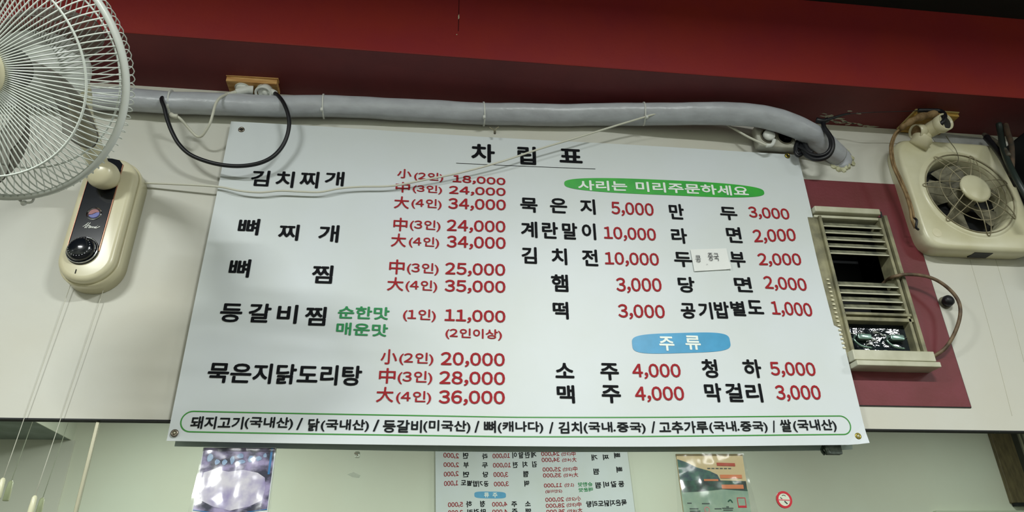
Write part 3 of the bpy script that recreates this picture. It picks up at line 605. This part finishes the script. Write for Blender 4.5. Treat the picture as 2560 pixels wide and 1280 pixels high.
link('tape_knot', join(tube([(1.0818, 1.5000, 2.3963), (1.0984, 1.4970, 2.3911), (1.1165, 1.5000, 2.3991)], .008, 8, 4), tube([(1.1047, 1.4950, 2.3914), (1.1321, 1.4900, 2.4011), (1.1632, 1.4900, 2.4136), (1.1856, 1.4900, 2.4197)], lambda s: .0045-.002*s, 8, 4)), 'rubber', bb, True)
tw = link('thin_black_wire', tube([(1.1311, 1.4900, 2.3967), (1.1852, 1.4900, 2.4182), (1.2393, 1.4700, 2.4125), (1.3113, 1.4650, 2.4172), (1.3710, 1.4600, 2.4209), (1.4071, 1.4600, 2.4253)], .0011, 6, 6), 'rubber', None, True)
tag(tw, 'thin black wire stretched under the beam from the pipe to the yellow wooden block', 'wire')
# ------------------------------------------------------------------ yellow wooden block, pvc tee and brown cord
yb = thing('yellow_wooden_block', 'yellowish wooden block on the beam underside above the exhaust fan', 'block', (1.472, 1.54, SO-.016))
link('block', join(box(1.405, 1.540, 1.495, 1.585, SO-.016, SO, .001, 1)), 'wood2', yb)
link('cover', box(1.402, 1.542, 1.492, 1.586, SO-.004, SO-.0005, .0005, 1), mat('pale_edge', 'd8c98a', .5), yb)
te = thing('plastic_pipe_tee', 'ivory plastic pipe tee standing on top of the exhaust fan', 'pipe fitting', (1.4115, 1.5300, 2.3551))
A_ = (1.4073, 1.5250, 2.3569); B_ = (1.4325, 1.5150, 2.3916); d2 = Vector((.12, -.88, -.12)).normalized(); d1 = Vector((-.85, -.10, -.15)).normalized(); O2 = tuple(Vector(B_)+d2*.052+Vector((.012, 0, .004))); O1 = tuple(Vector(B_)+d1*.036)
link('body', join(tube([A_, tuple((Vector(A_)+Vector(B_))/2), B_, O2], .0225, 20, 5), tube([B_, O1], .0195, 20, smooth=False)), 'cream', te, True)
def mouth(p, d, r, inner):
    q = link('mouth', lathe([(r*.9, -.02), (r, -.015), (r, .006), (r*.84, .006), (r*.84, -.010), (.0001, -.010)], 28, axis_mtx(p, d)), 'cream', te, True)
    link('bore', lathe([(r*.83, .0005), (r*.80, .0010), (.0001, .0010)], 24, axis_mtx(p, d)), inner, q, True)
mouth(O2, d2, .0265, 'dark'); mouth(O1, d1, .0235, 'brown_cord')
link('foot', lathe([(.0265, -.012), (.0265, .010), (.0285, .012), (.0285, .016), (.023, .018)], 28, axis_mtx(A_, Vector(B_)-Vector(A_))), 'cream', te, True)
bk = link('black_block_lead', tube([(1.4014, 1.4850, 2.4447), (1.4307, 1.4750, 2.4391), (1.4531, 1.4680, 2.4339), (1.4573, 1.4600, 2.4178), (1.4492, 1.4550, 2.3960), (1.4349, 1.4600, 2.3788), (1.4389, 1.4800, 2.3859)], .0060, 10, 5), 'rubber', None, True)
tag(bk, 'short black cable bending from the yellow block into the pipe tee', 'cable')
bc = thing('brown_stained_cord', 'brown stained twin cord hanging down the left side of the exhaust fan', 'cord', (1.2984, 1.5200, 2.2461))
link('tape_wad', tube([(1.4458, 1.4780, 2.4281), (1.4132, 1.4720, 2.4179), (1.3805, 1.4700, 2.4051), (1.3553, 1.4750, 2.3927), (1.3379, 1.4800, 2.3810), (1.3283, 1.4900, 2.3764)], lambda s: .0115-.004*s+.0018*math.sin(s*23), 9, 5), 'brown_cord', bc, True)
link('strand', tube([(1.3342, 1.4900, 2.3797), (1.3208, 1.5000, 2.3706), (1.3068, 1.5050, 2.3492), (1.2939, 1.5080, 2.3183), (1.2865, 1.5100, 2.2656), (1.2920, 1.5100, 2.2123), (1.2976, 1.5100, 2.1655), (1.2971, 1.5100, 2.1193), (1.2963, 1.5150, 2.0894), (1.3073, 1.5250, 2.0681)], .0036, 8, 6), 'brown_cord', bc, True)
link('strand', tube([(1.3359, 1.4900, 2.3770), (1.3278, 1.5050, 2.3706), (1.3154, 1.5100, 2.3507), (1.3028, 1.5120, 2.3190), (1.2949, 1.5120, 2.2648), (1.3010, 1.5120, 2.2142), (1.3054, 1.5120, 2.1672), (1.3060, 1.5120, 2.1210), (1.3046, 1.5150, 2.0936)], .0028, 8, 6), 'brown_cord', bc, True)
link('cord_clip', tube([(1.3101, 1.5200, 2.0968), (1.3103, 1.5150, 2.0851), (1.3062, 1.5200, 2.0678), (1.3154, 1.5250, 2.0636)], .0032, 8, 4), 'rubber', bc, True)
# ------------------------------------------------------------------ exhaust fan
EX0, EX1, EZ0, EZ1 = 1.333, 1.680, .862+Bz, 1.226+Bz; EC = (1.512, 1.0435+Bz); nE = 96
ex = thing('exhaust_fan', 'square cream exhaust fan with a wire guard beside the maroon panel', 'fan', (EC[0], 1.56, EZ0))
def sup(s, p=9):
    hx, hz = (EX1-EX0)/2*s, (EZ1-EZ0)/2*s; mx, mz = (EX0+EX1)/2, (EZ0+EZ1)/2; P = []
    for k in range(nE):
        t = 2*PI*k/nE; c, q = math.cos(t), math.sin(t); rr = (abs(c/hx)**p+abs(q/hz)**p)**(-1/p); P.append((mx+rr*c, mz+rr*q))
    return P
def cir(r): return [(EC[0]+r*math.cos(2*PI*k/nE), EC[1]+r*math.sin(2*PI*k/nE)) for k in range(nE)]
def loops(Ls):
    V = []; F = []
    for P, y in Ls: V += [(p[0], y, p[1]) for p in P]
    for i in range(len(Ls)-1):
        for k in range(nE): F.append((i*nE+k, i*nE+(k+1) % nE, (i+1)*nE+(k+1) % nE, (i+1)*nE+k))
    return V, F
link('housing', loops([(sup(.97), 1.589), (sup(.985), 1.575), (sup(1), 1.558), (sup(1), 1.546), (sup(.992), 1.538), (sup(.97), 1.532), (sup(.93), 1.530), (cir(.146), 1.530), (cir(.143), 1.5315), (cir(.140), 1.529), (cir(.132), 1.526), (cir(.124), 1.530), (cir(.120), 1.540), (cir(.116), 1.585)]), 'cream_dirty', ex, True)
link('back_plate', prism(circ(EC[0], EC[1], .117, 40), 1.583, 1.587), 'dark', ex)
link('cap_button', lathe([(.0135, 0), (.0135, .0012), (.0001, .0016)], 24, axis_mtx((1.3722, 1.5305, 2.0596), FRONT)), 'cream', ex)
link('bottom_slot', box(1.48, 1.535, 1.545, 1.575, EZ0-.001, EZ0+.004), 'dark', ex)
def exblade(a):
    V = []; F = []; nr, na = 6, 8
    for i in range(nr+1):
        for j in range(na+1):
            r = .034+.074*i/nr; t = j/na; w = .95; th = a+(t-.5)*w*(1-.15*i/nr)+.2*i/nr
            V.append((EC[0]+r*math.cos(th), 1.556+.022*(t-.5)+.004*math.sin(t*PI), EC[1]+r*math.sin(th)))
    for i in range(nr):
        for j in range(na): k = i*(na+1)+j; F.append((k, k+1, k+na+2, k+na+1))
    return V, F
for k in range(5): link('blade', exblade(.35+2*PI*k/5), 'grime', ex, True)
link('motor', join(lathe([(.040, 0), (.040, .012), (.036, .016), (.034, .03), (.028, .034), (.0001, .035)], 32, axis_mtx((EC[0], 1.575, EC[1]), FRONT))), 'grime', ex, True)
gw = []
def gp(r, a, y): return (EC[0]+r*math.cos(a), y, EC[1]+r*math.sin(a))
def gy(r): return 1.503+.020*((r-.04)/.09)**2
for rr in (.072, .097): gw.append(tube([gp(rr, 2*PI*k/28, gy(rr)+.001) for k in range(28)], .0013, 6, 2, closed=True))
o = link('guard_ring', gw[0], 'greywire', ex, True); o = link('guard_ring', gw[1], 'greywire', ex, True)
link('guard_ring', tube([gp(.130, 2*PI*k/36, 1.5245) for k in range(36)], .0016, 6, 2, closed=True), 'greywire', ex, True)
for k in range(7):
    a = math.radians(18+360*k/7); w = .012
    def off(r, s): 
        p = gp(r, a, gy(r)); return (p[0]-math.sin(a)*w*s*(1.25-.6*(r-.04)/.09), p[1], p[2]+math.cos(a)*w*s*(1.25-.6*(r-.04)/.09))
    link('guard_loop', tube([off(.040, 1), off(.07, 1), off(.10, 1), off(.126, .9), off(.136, .5), off(.138, 0), off(.136, -.5), off(.126, -.9), off(.10, -1), off(.07, -1), off(.040, -1)], .0014, 6, 4), 'greywire', ex, True)
link('guard_hub', lathe([(.044, -.004), (.0445, 0), (.043, .003), (.036, .0055), (.0001, .006)], 40, axis_mtx((EC[0], 1.503, EC[1]), FRONT)), 'cream_dirty', ex, True)
pw = link('pull_wire', tube([(1.4770, 1.5000, 2.3694), (1.4936, 1.5100, 2.3551), (1.5065, 1.5150, 2.3369), (1.5086, 1.5160, 2.3180), (1.5015, 1.5120, 2.2980), (1.4868, 1.5080, 2.2777)], .0012, 6, 5), 'grime', None, True); tag(pw, 'thin grimy wire hooked onto the top of the exhaust fan guard', 'wire')
# grey wall tape above the exhaust fan
gt = link('wall_tape', prism([(1.5149, 2.4343), (1.5465, 2.4503), (1.6945, 2.4415), (1.7313, 2.4004), (1.7504, 2.3425), (1.6900, 2.3605), (1.5989, 2.4060), (1.5208, 2.4108)], 1.5875, 1.5895), mat('grey_tape', 'a9abaa', .35, col2='8f918c', scale=20)); tag(gt, 'strip of grey tape on the wall above the exhaust fan', 'tape')
# ------------------------------------------------------------------ dark corner at the right
spk = thing('black_speaker', 'black box speaker partly in view in the dark right corner', 'speaker', (1.93, 1.49, 2.14))
link('cabinet', box(1.712, 2.12, 1.43, 1.589, 1.98, 2.385, .006, 2), 'rubber', spk)
link('grille', box(1.735, 2.10, 1.425, 1.431, 2.01, 2.365, .002, 1), 'dark', spk)
for nm, pts, r, m, lb in (('corner_cable', [(1.6669, 1.5000, 2.4289), (1.6593, 1.5000, 2.3902), (1.6155, 1.4700, 2.3153), (1.5798, 1.4400, 2.2375), (1.5637, 1.4200, 2.1646), (1.5753, 1.4200, 2.1024)], .0085, mat('dark_green_cable', '26302c', .4), 'dark green cable running down beside the exhaust fan at the right edge'),
     ('corner_cable', [(1.6881, 1.5000, 2.4261), (1.6609, 1.4800, 2.3754), (1.6354, 1.4600, 2.3235), (1.6059, 1.4500, 2.2595), (1.5832, 1.4500, 2.2048)], .0075, mat('rusty_cable', '5c4a38', .6, col2='33302a', scale=30), 'short rusty brown cable in the dark corner right of the exhaust fan'),
     ('corner_cable', [(1.6566, 1.5500, 2.4257), (1.6419, 1.5200, 2.3877), (1.6369, 1.5000, 2.3568), (1.6155, 1.4700, 2.3153), (1.5910, 1.4400, 2.2677)], .0060, mat('dusty_cable', '6c6658', .6, col2='38362e', scale=30), 'dusty grey cable slanting out from behind the top of the exhaust fan'),
     ('corner_cable', [(1.6396, 1.5300, 2.3993), (1.6336, 1.5120, 2.3567), (1.6272, 1.4950, 2.3059), (1.6170, 1.4800, 2.2564), (1.6134, 1.4700, 2.1894)], .0100, 'rubber', 'thick black cable along the right edge of the exhaust fan')):
    q = link(nm, tube(pts, r, 8, 5), m, None, True); tag(q, lb, 'cable', 'cables in the right corner')
# ------------------------------------------------------------------ wall fan
fan = thing('wall_fan', 'white oscillating wall fan with wire cage, tilted down at the left edge', 'fan', (-.765, 1.589, .674+Bz))
bx0, bx1, bz0, bz1 = -.829, -.707, .676+Bz, 1.006+Bz
link('base', join(prism(rrect(bx0-.004, bx1+.004, bz0-.004, bz1+.004, .0625, 10), 1.545, 1.588, .003), prism(rrect(bx0, bx1, bz0, bz1, .0605, 10), 1.522, 1.547, .012, 4)), 'cream', fan, True)
pxa, pxb = -.8115, -.744; cxp = (pxa+pxb)/2; hw_ = (pxb-pxa)/2
pan = [(pxb, .985+Bz), (pxb-.010, .997+Bz), (pxb-.028, 1.001+Bz), (pxa+.028, 1.001+Bz), (pxa+.008, .992+Bz), (pxa, .975+Bz), (pxa, .748+Bz)]+[(cxp-hw_*math.cos(PI*k/16), .748+Bz-hw_*math.sin(PI*k/16)) for k in range(1, 16)]+[(pxb, .748+Bz)]
link('control_panel', prism(pan, 1.5195, 1.524, .0015), 'black', fan)
link('panel_trim', join(box(pxb, pxb+.0012, 1.519, 1.523, .75+Bz, .985+Bz), box(pxa-.0010, pxa, 1.519, 1.523, .75+Bz, .975+Bz)), mat('copper_line', 'b5806a', .3, metal=.5), fan)
KN = (cxp, 1.518, .749+Bz)
kn = link('timer_knob', lathe([(.030, 0), (.029, .010), (.025, .016), (.015, .020), (.0001, .021)], 40, axis_mtx(KN, FRONT)), 'black', fan, True)
link('knob_ring', lathe([(.0335, 0), (.0335, .002), (.0325, .0035), (.031, .002)], 40, axis_mtx(KN, FRONT)), 'chrome', kn, True)
link('dial_marks', join(*[box(KN[0]+.0225*math.cos(2*PI*k/24)-.0007, KN[0]+.0225*math.cos(2*PI*k/24)+.0007, KN[1]-.0185, KN[1]-.0165, KN[2]+.0225*math.sin(2*PI*k/24)-.0007, KN[2]+.0225*math.sin(2*PI*k/24)+.0007) for k in range(24)]), 'chrome', kn)['kind'] = 'stuff'
EM = (-0.7812, 1.5190, 1.9950)
em = link('emblem', lathe([(.0165, 0), (.0165, .0015), (.015, .002), (.014, .0008), (.0001, .0008)], 32, axis_mtx((cxp+.002, 1.5195, EM[2]), FRONT)), 'chrome', fan)
em0 = (cxp+.002, EM[2])
link('emblem_red', prism([(em0[0]+.0115*math.cos(t), em0[1]+.0115*math.sin(t)) for t in [math.radians(20+16*k) for k in range(12)]]+[(em0[0]-.004, em0[1]-.002), (em0[0]+.003, em0[1]+.003)], 1.5175, 1.519), mat('emblem_red', '8a4040', .3), em)
link('emblem_blue', prism([(em0[0]+.0115*math.cos(t), em0[1]+.0115*math.sin(t)) for t in [math.radians(205+16*k) for k in range(12)]]+[(em0[0]+.004, em0[1]+.002), (em0[0]-.003, em0[1]-.003)], 1.5175, 1.519), mat('emblem_blue', '34429a', .3), em)
def script(pts, r=.0010): return tube([(cxp+.003+p[0]*.001, 1.5188, .811+Bz+p[1]*.001) for p in pts], r, 5, 4)
link('script_lettering', join(script([(-17, -1), (-14, 1), (-10, 6), (-7, 10)]), script([(-10, 0), (-12, -5)]), script([(-3, 10), (-6, 4), (-9, -5)]), script([(-14, 2), (-9, 3), (-3, 2), (0, 1)]),
     script([(0, 1), (-3, 0), (-4, -3), (-2, -4), (0, 0), (0, -4), (3, 0), (4, -4), (6, -1), (8, -1), (8, -4), (10, -3), (12, 1), (11, -4), (14, -3), (20, 1)]), script([(14, 3), (15, 3.4)])), 'whiteplastic', fan)
link('indicator_mark', script([(1, 88), (3, 84), (4, 81)], .0009), 'chrome', fan)
link('dial_legend', join(box(-.781, -.7795, 1.5205, 1.523, .6925+Bz, .7025+Bz), tube([(-.806, 1.523, .704+Bz), (-.801, 1.523, .700+Bz), (-.798, 1.524, .699+Bz)], .0007, 4, 3), tube([(-.752, 1.523, .696+Bz), (-.747, 1.523, .698+Bz), (-.742, 1.5235, .700+Bz)], .0007, 4, 3)), 'ink_s', fan)
# ball joint, arm, motor
BJ = (-0.7652, 1.4870, 2.0822)
FC = (-.712, .963, .793+Bz); FN = (-.022, -.742, -.670); FM = axis_mtx(FC, FN)
def fl_(r, a, z): return tuple(FM @ Vector((r*math.cos(a), r*math.sin(a), z)))
mb = fl_(0, 0, -.20)
link('ball_joint', join(lathe([(.012, -.034), (.028, -.026), (.0335, -.010), (.0335, .008), (.030, .018), (.020, .024), (.0001, .026)], 36, axis_mtx((BJ[0], BJ[1], BJ[2]), (-.12, -.95, -.3)))), 'cream', fan, True)
link('arm', tube([(BJ[0]-.01, BJ[1]+.02, BJ[2]+.005), (BJ[0]-.012, 1.44, BJ[2]+.035), (-.765, 1.33, 2.14), (-.73, 1.23, 2.13), mb], .023, 14, 5), 'cream_dirty', fan, True)
link('motor_housing', lathe([(.0001, -.24), (.030, -.238), (.052, -.225), (.062, -.19), (.064, -.13), (.060, -.105), (.03, -.10), (.0001, -.10)][::-1], 36, FM), 'fanwhite', fan, True)
# rotor
def blade(a0):
    V = []; F = []; nr, na = 12, 12
    for i in range(nr+1):
        s = i/nr
        for j in range(na+1):
            t = j/na; rt = .188*(1-.30*abs(2*t-1)**2.6); r = .030+(rt-.030)*s
            width = .52+.14*math.sin(PI*s); a = a0-.80*s**1.5-width*t*(1-.10*s)
            V.append(fl_(r, a, -.005-.045*t*(1-.35*s)+.012*math.sin(PI*t)))
    for i in range(nr):
        for j in range(na): k = i*(na+1)+j; F.append((k, k+1, k+na+2, k+na+1))
    edge = [V[i*(na+1)] for i in range(1, nr+1)]+[V[nr*(na+1)+j] for j in range(1, na+1)]
    return (V, F), edge
for k in range(6):
    vf, edge = blade(math.radians(22-60*k+0)); b = link('blade', vf, 'blade', fan, True)
    link('blade_edge', tube(edge, .0011, 5, 1, smooth=False), mat('blade_rim', '6a655e', .4) if k == 0 else bpy.data.materials['blade_rim'], b)
link('rotor_hub', lathe([(.036, -.06), (.037, -.01), (.032, .004), (.0001, .008)], 32, FM), mat('rotor_hub', '2a2c2c', .35), fan, True)
# cage
link('guard_rim', lathe([(.2075, -.009), (.2130, -.008), (.2150, -.001), (.2130, .007), (.2075, .009), (.2045, .003), (.2050, -.005), (.2075, -.009)], 96, FM), 'fanwhite', fan, True)
fw = []
for k in range(116):
    a = 2*PI*k/116; fw.append(tube([fl_(r, a, z) for r, z in ((.040, .048), (.10, .0475), (.150, .044), (.178, .036), (.196, .022), (.208, .003))], .00118, 5, 2))
o = link('front_guard_wires', join(*fw), 'wire', fan, True); o['kind'] = 'stuff'
link('guard_ring', tube([fl_(.168, 2*PI*k/48, .0415) for k in range(48)], .0019, 6, 2, closed=True), 'wire', fan, True)
link('hub_cap', lathe([(.052, .040), (.053, .048), (.050, .055), (.034, .060), (.0001, .061)], 40, FM), 'cream', fan, True)
rw = []
for k in range(100):
    a = 2*PI*k/100; rw.append(tube([fl_(r, a+d, z) for r, z, d in ((.209, -.005, 0), (.2135, -.012, .0), (.2135, -.022, -.02), (.203, -.045, -.06), (.17, -.070, -.13), (.12, -.082, -.24), (.065, -.086, -.38))], .0009, 5, 2))
o = link('rear_guard_wires', join(*rw), 'wire', fan, True); o['kind'] = 'stuff'
link('rear_guard_ring', tube([fl_(.17, 2*PI*k/40, -.071) for k in range(40)], .0017, 6, 2, closed=True), 'wire', fan, True)
CL = fl_(.216, math.radians(-83), -.004)
link('rim_clip', join(tube([fl_(.212, math.radians(-85), 0), fl_(.219, math.radians(-83.5), -.002), fl_(.220, math.radians(-80), -.002), fl_(.213, math.radians(-78), 0)], .002, 8, 4), lathe([(.0042, -.003), (.0042, .003), (.002, .005)], 14, axis_mtx(fl_(.220, math.radians(-83), .0), FN))), 'whiteplastic', fan, True)
# pull cords hanging from the base
def pull(p0, p1, r=.0007):
    q = link('pull_cord', tube([p0, tuple((Vector(p0)+Vector(p1))/2), p1], r, 6, 3), 'cord_clear', fan, True)
    link('pull_knob', lathe([(.0025, .004), (.0048, 0), (.0058, -.020), (.0060, -.034), (.0052, -.036), (.0001, -.036)], 16, Matrix.Translation(Vector(p1))), 'pull', q, True)
pull((-.812, 1.578, .690+Bz), (-.8345, 1.584, .259+Bz)); pull((-.738, 1.578, .692+Bz), (-.7655, 1.584, .225+Bz))
# ------------------------------------------------------------------ posters and sticker on the mirror
def quad(pts, y0, y1): return prism(pts, y0, y1)
PYF = 1.5975
p1 = thing('fish_poster', 'glossy blue and violet poster in plastic on the mirror under the banner', 'poster', (-.388, 1.599, .331+Bz))
def P1(u, v):  # u across, v down (m)
    return (-.463+u, .3295+Bz-v)
link('sheet', quad([P1(0, 0), P1(.151, -.001), P1(.151, .26), P1(0, .26)], PYF, 1.5995), mat('poster_white', 'd3dad6', .5), p1)
def pic_mat():
    m = mat('poster_picture', '2a2c44', .4, col2='a79cc4', scale=26, lo=.42, hi=.62, stretch=(1, 1, 1.6)); return m
link('picture', quad([P1(.002, .0), P1(.149, .0), P1(.149, .126), P1(.112, .131), P1(.0755, .141), P1(.038, .132), P1(.002, .127)], PYF-.0006, PYF), pic_mat(), p1)
link('painted_glare', quad([P1(.010, .052), P1(.030, .045), P1(.060, .050), P1(.090, .046), P1(.120, .052), P1(.136, .062), P1(.140, .085), P1(.136, .108), P1(.112, .120), P1(.075, .128), P1(.040, .120), P1(.014, .108), P1(.008, .085)], PYF-.0010, PYF-.0006), mat('poster_glare', 'e2dee8', .3, col2='9c92c0', scale=24, lo=.42, hi=.7), p1)  # lamp glare on the plastic, painted as a pale patch
link('blue_border', join(quad([P1(.1405, .0), P1(.1450, .0), P1(.1450, .055), P1(.1405, .055)], PYF-.0010, PYF-.0006), tube([(P1(.002, .127)[0], PYF-.0006, P1(0, .127)[1]), (P1(.038, .132)[0], PYF-.0006, P1(0, .132)[1]), (P1(.0755, .141)[0], PYF-.0006, P1(0, .141)[1]), (P1(.112, .131)[0], PYF-.0006, P1(0, .131)[1]), (P1(.149, .126)[0], PYF-.0006, P1(0, .126)[1])], .0010, 5, 3)), mat('poster_blue', '2f78b4', .4), p1)
bl = []
for cx, cz, w, h in ((.018, .022, .013, .020), (.034, .030, .012, .013), (.049, .031, .013, .012), (.064, .026, .010, .018), (.080, .018, .016, .012), (.082, .030, .018, .010), (.101, .023, .012, .016), (.118, .022, .013, .013), (.130, .016, .009, .010)):
    t0 = random.uniform(-.3, .3); bl.append(quad([(P1(cx+w/2*math.cos(t)*random.uniform(.7, 1.1), 0)[0], P1(0, cz+h/2*math.sin(t)*random.uniform(.7, 1.1))[1]) for t in [2*PI*k/9 for k in range(9)]], PYF-.0012, PYF-.0006))
link('pale_lettering', join(*bl), mat('poster_cyan', 'a9c3dc', .35, col2='7f9cc8', scale=90), p1)
def sleeve(x0, x1, z0, z1, par, amp, nx=14, nz=24, tilt=1.0):
    V = []; F = []
    for j in range(nz+1):
        for i in range(nx+1):
            x = x0+(x1-x0)*i/nx; z = z0+(z1-z0)*j/nz; v = z1-z; dv = (.11*v+.55*v*v) if v < .15 else (.11*.15+.55*.0225+(v-.15)*.05)
            V.append((x, 1.5962-tilt*dv+amp*(math.sin(i*1.7+j*.5)+math.sin(j*1.1-i*.4))/2-amp, z))
    for j in range(nz):
        for i in range(nx): a = j*(nx+1)+i; F.append((a, a+1, a+nx+2, a+nx+1))
    return link('plastic_sleeve', (V, F), 'sleeve', par, True)
sleeve(-.463, -.312, .06+Bz, .3290+Bz, p1, .0010)
p2 = thing('landscape_poster', 'small poster of dark green mountains with orange bars in a shiny sleeve', 'poster', (.666, 1.599, .324+Bz))
def P2(u, v): return (.5835+u, .3240+Bz-v)
link('sheet', quad([P2(0, 0), P2(.160, -.001), P2(.158, .26), P2(.003, .26)], PYF, 1.5995), mat('poster_sand', 'c2b286', .5), p2)
link('water', quad([P2(.001, .080), P2(.159, .078), P2(.158, .26), P2(.003, .26)], PYF-.0004, PYF), mat('poster_water', '93ab94', .5, col2='7d9a86', scale=30), p2)
link('mountain', quad([P2(.001, .012), P2(.020, .018), P2(.045, .030), P2(.075, .038), P2(.092, .046), P2(.098, .060), P2(.001, .062)], PYF-.0007, PYF-.0003), mat('poster_mountain', '2c3f4c', .5, col2='3d6a58', scale=60), p2)
link('foreground_hill', quad([P2(.001, .060), P2(.060, .058), P2(.158, .060), P2(.158, .082), P2(.10, .078), P2(.05, .083), P2(.003, .085)], PYF-.0008, PYF-.0003), mat('poster_hill', '1f2628', .5, col2='2f5a48', scale=60), p2)
link('orange_bar', quad([P2(.094, .019), P2(.138, .020), P2(.138, .027), P2(.094, .026)], PYF-.0010, PYF-.0006), mat('bar_red', 'a84a34', .5), p2)
for v0, v1, u0, u1 in ((.046, .054, .098, .150), (.068, .077, .098, .150), (.056, .060, .058, .092)):
    link('orange_bar', quad([P2(u0, v0), P2(u1, v0), P2(u1, v1), P2(u0, v1)], PYF-.0012, PYF-.0007), mat('bar_orange', 'c87a4c', .5) if v0 == .046 else bpy.data.materials['bar_orange'], p2)
link('small_print', join(*([quad([P2(.070+k*.010, .031), P2(.077+k*.010, .031), P2(.077+k*.010, .033), P2(.070+k*.010, .033)], PYF-.0010, PYF-.0006) for k in range(6)]+[quad([P2(u, v), P2(u+w, v), P2(u+w, v+.0022), P2(u, v+.0022)], PYF-.0010, PYF-.0004) for u, v, w in ((.046, .108, .018), (.012, .107, .010), (.016, .119, .020), (.016, .124, .024), (.074, .119, .016), (.092, .118, .026), (.094, .122, .022), (.102, .115, .006))])), mat('poster_print', '3c4a44', .5), p2)
link('logo_swirl', tube([(P2(.108, .105)[0], PYF-.0008, P2(0, .105)[1]), (P2(.114, .101)[0], PYF-.0008, P2(0, .101)[1]), (P2(.118, .107)[0], PYF-.0008, P2(0, .107)[1])], .0015, 5, 3), mat('swirl', '2c5c48', .4), p2)
ro = [P2(.130, .096), P2(.150, .096), P2(.150, .118), P2(.130, .118)]; ri = [P2(.1315, .0975), P2(.1485, .0975), P2(.1485, .1135), P2(.1315, .1135)]
link('red_stamp', frame_prism(ro, ri, PYF-.0010, PYF-.0004), 'stick_red', p2)
link('red_seal', frame_prism([(P2(.056, 0)[0]+.0062*math.cos(t), P2(0, .122)[1]+.0062*math.sin(t)) for t in [2*PI*k/20 for k in range(20)]], [(P2(.056, 0)[0]+.0050*math.cos(t), P2(0, .122)[1]+.0050*math.sin(t)) for t in [2*PI*k/20 for k in range(20)]], PYF-.0010, PYF-.0004), 'stick_pink', p2)
sl = sleeve(.581, .746, .06+Bz, .3260+Bz, p2, .0016)
ns = thing('no_smoking_sticker', 'round red no-smoking sticker on the mirror right of the landscape poster', 'sticker', (.827, 1.599, .224+Bz))
NC = (0.8271, 1.3737)
def ring(r0, r1, y0, y1): return frame_prism([(NC[0]+r1*math.cos(t), NC[1]+r1*math.sin(t)) for t in [2*PI*k/36 for k in range(36)]], [(NC[0]+r0*math.cos(t), NC[1]+r0*math.sin(t)) for t in [2*PI*k/36 for k in range(36)]], y0, y1)
link('base', prism(circ(NC[0], NC[1], .0185, 36), 1.5990, 1.5996), 'stick_base', ns)
link('red_ring', ring(.0138, .0188, 1.5984, 1.5990), 'stick_red', ns)
link('slash', prism([(NC[0]-.0142, NC[1]-.0012), (NC[0]+.0142, NC[1]-.0026), (NC[0]+.0142, NC[1]+.0000), (NC[0]-.0142, NC[1]+.0014)], 1.5982, 1.5989), 'stick_pink', ns)
link('cigarette', join(prism([(NC[0]-.008, NC[1]+.0055), (NC[0]-.004, NC[1]+.0018), (NC[0]-.0052, NC[1]+.0008), (NC[0]-.009, NC[1]+.0045)], 1.5984, 1.5989), prism([(NC[0]+.001, NC[1]-.0025), (NC[0]+.007, NC[1]-.0085), (NC[0]+.0048, NC[1]-.0100), (NC[0]-.001, NC[1]-.0042)], 1.5984, 1.5989)), 'stick_black', ns)
link('smoke', tube([(NC[0]-.004, 1.5986, NC[1]+.009), (NC[0]+.001, 1.5986, NC[1]+.010), (NC[0]+.005, 1.5986, NC[1]+.008)], .0006, 4, 3), 'stick_black', ns)
# ------------------------------------------------------------------ opposite side of the room (seen in the mirror)
bw = thing('wooden_door_frame', 'brown wooden frame on the far wall seen at the right end of the mirror', 'frame', (5.3, YB+.03, 1.93))
link('brown_board', box(5.04, 5.24, YB+.001, YB+.04, 1.93, 2.775, .004, 1), 'brown', bw)
link('dark_board', box(5.24, 6.0, YB+.001, YB+.03, 1.93, 2.775, .004, 1), 'brown_dark', bw)
link('metal_edge', join(box(5.305, 5.325, YB+.03, YB+.045, 1.93, 2.775), box(5.345, 5.37, YB+.03, YB+.045, 1.93, 2.775)), 'steel', bw)
link('bottom_rail', box(5.06, 6.0, YB+.001, YB+.06, 1.905, 1.93), 'dark', bw)
lp = link('low_panel', box(4.3, 6.2, YB+.001, YB+.05, .2, 1.868, .004, 1), mat('pale_green_panel', 'c9d2bc', .5)); tag(lp, 'low pale panel on the far wall below the brown frame, seen in the mirror', 'panel')
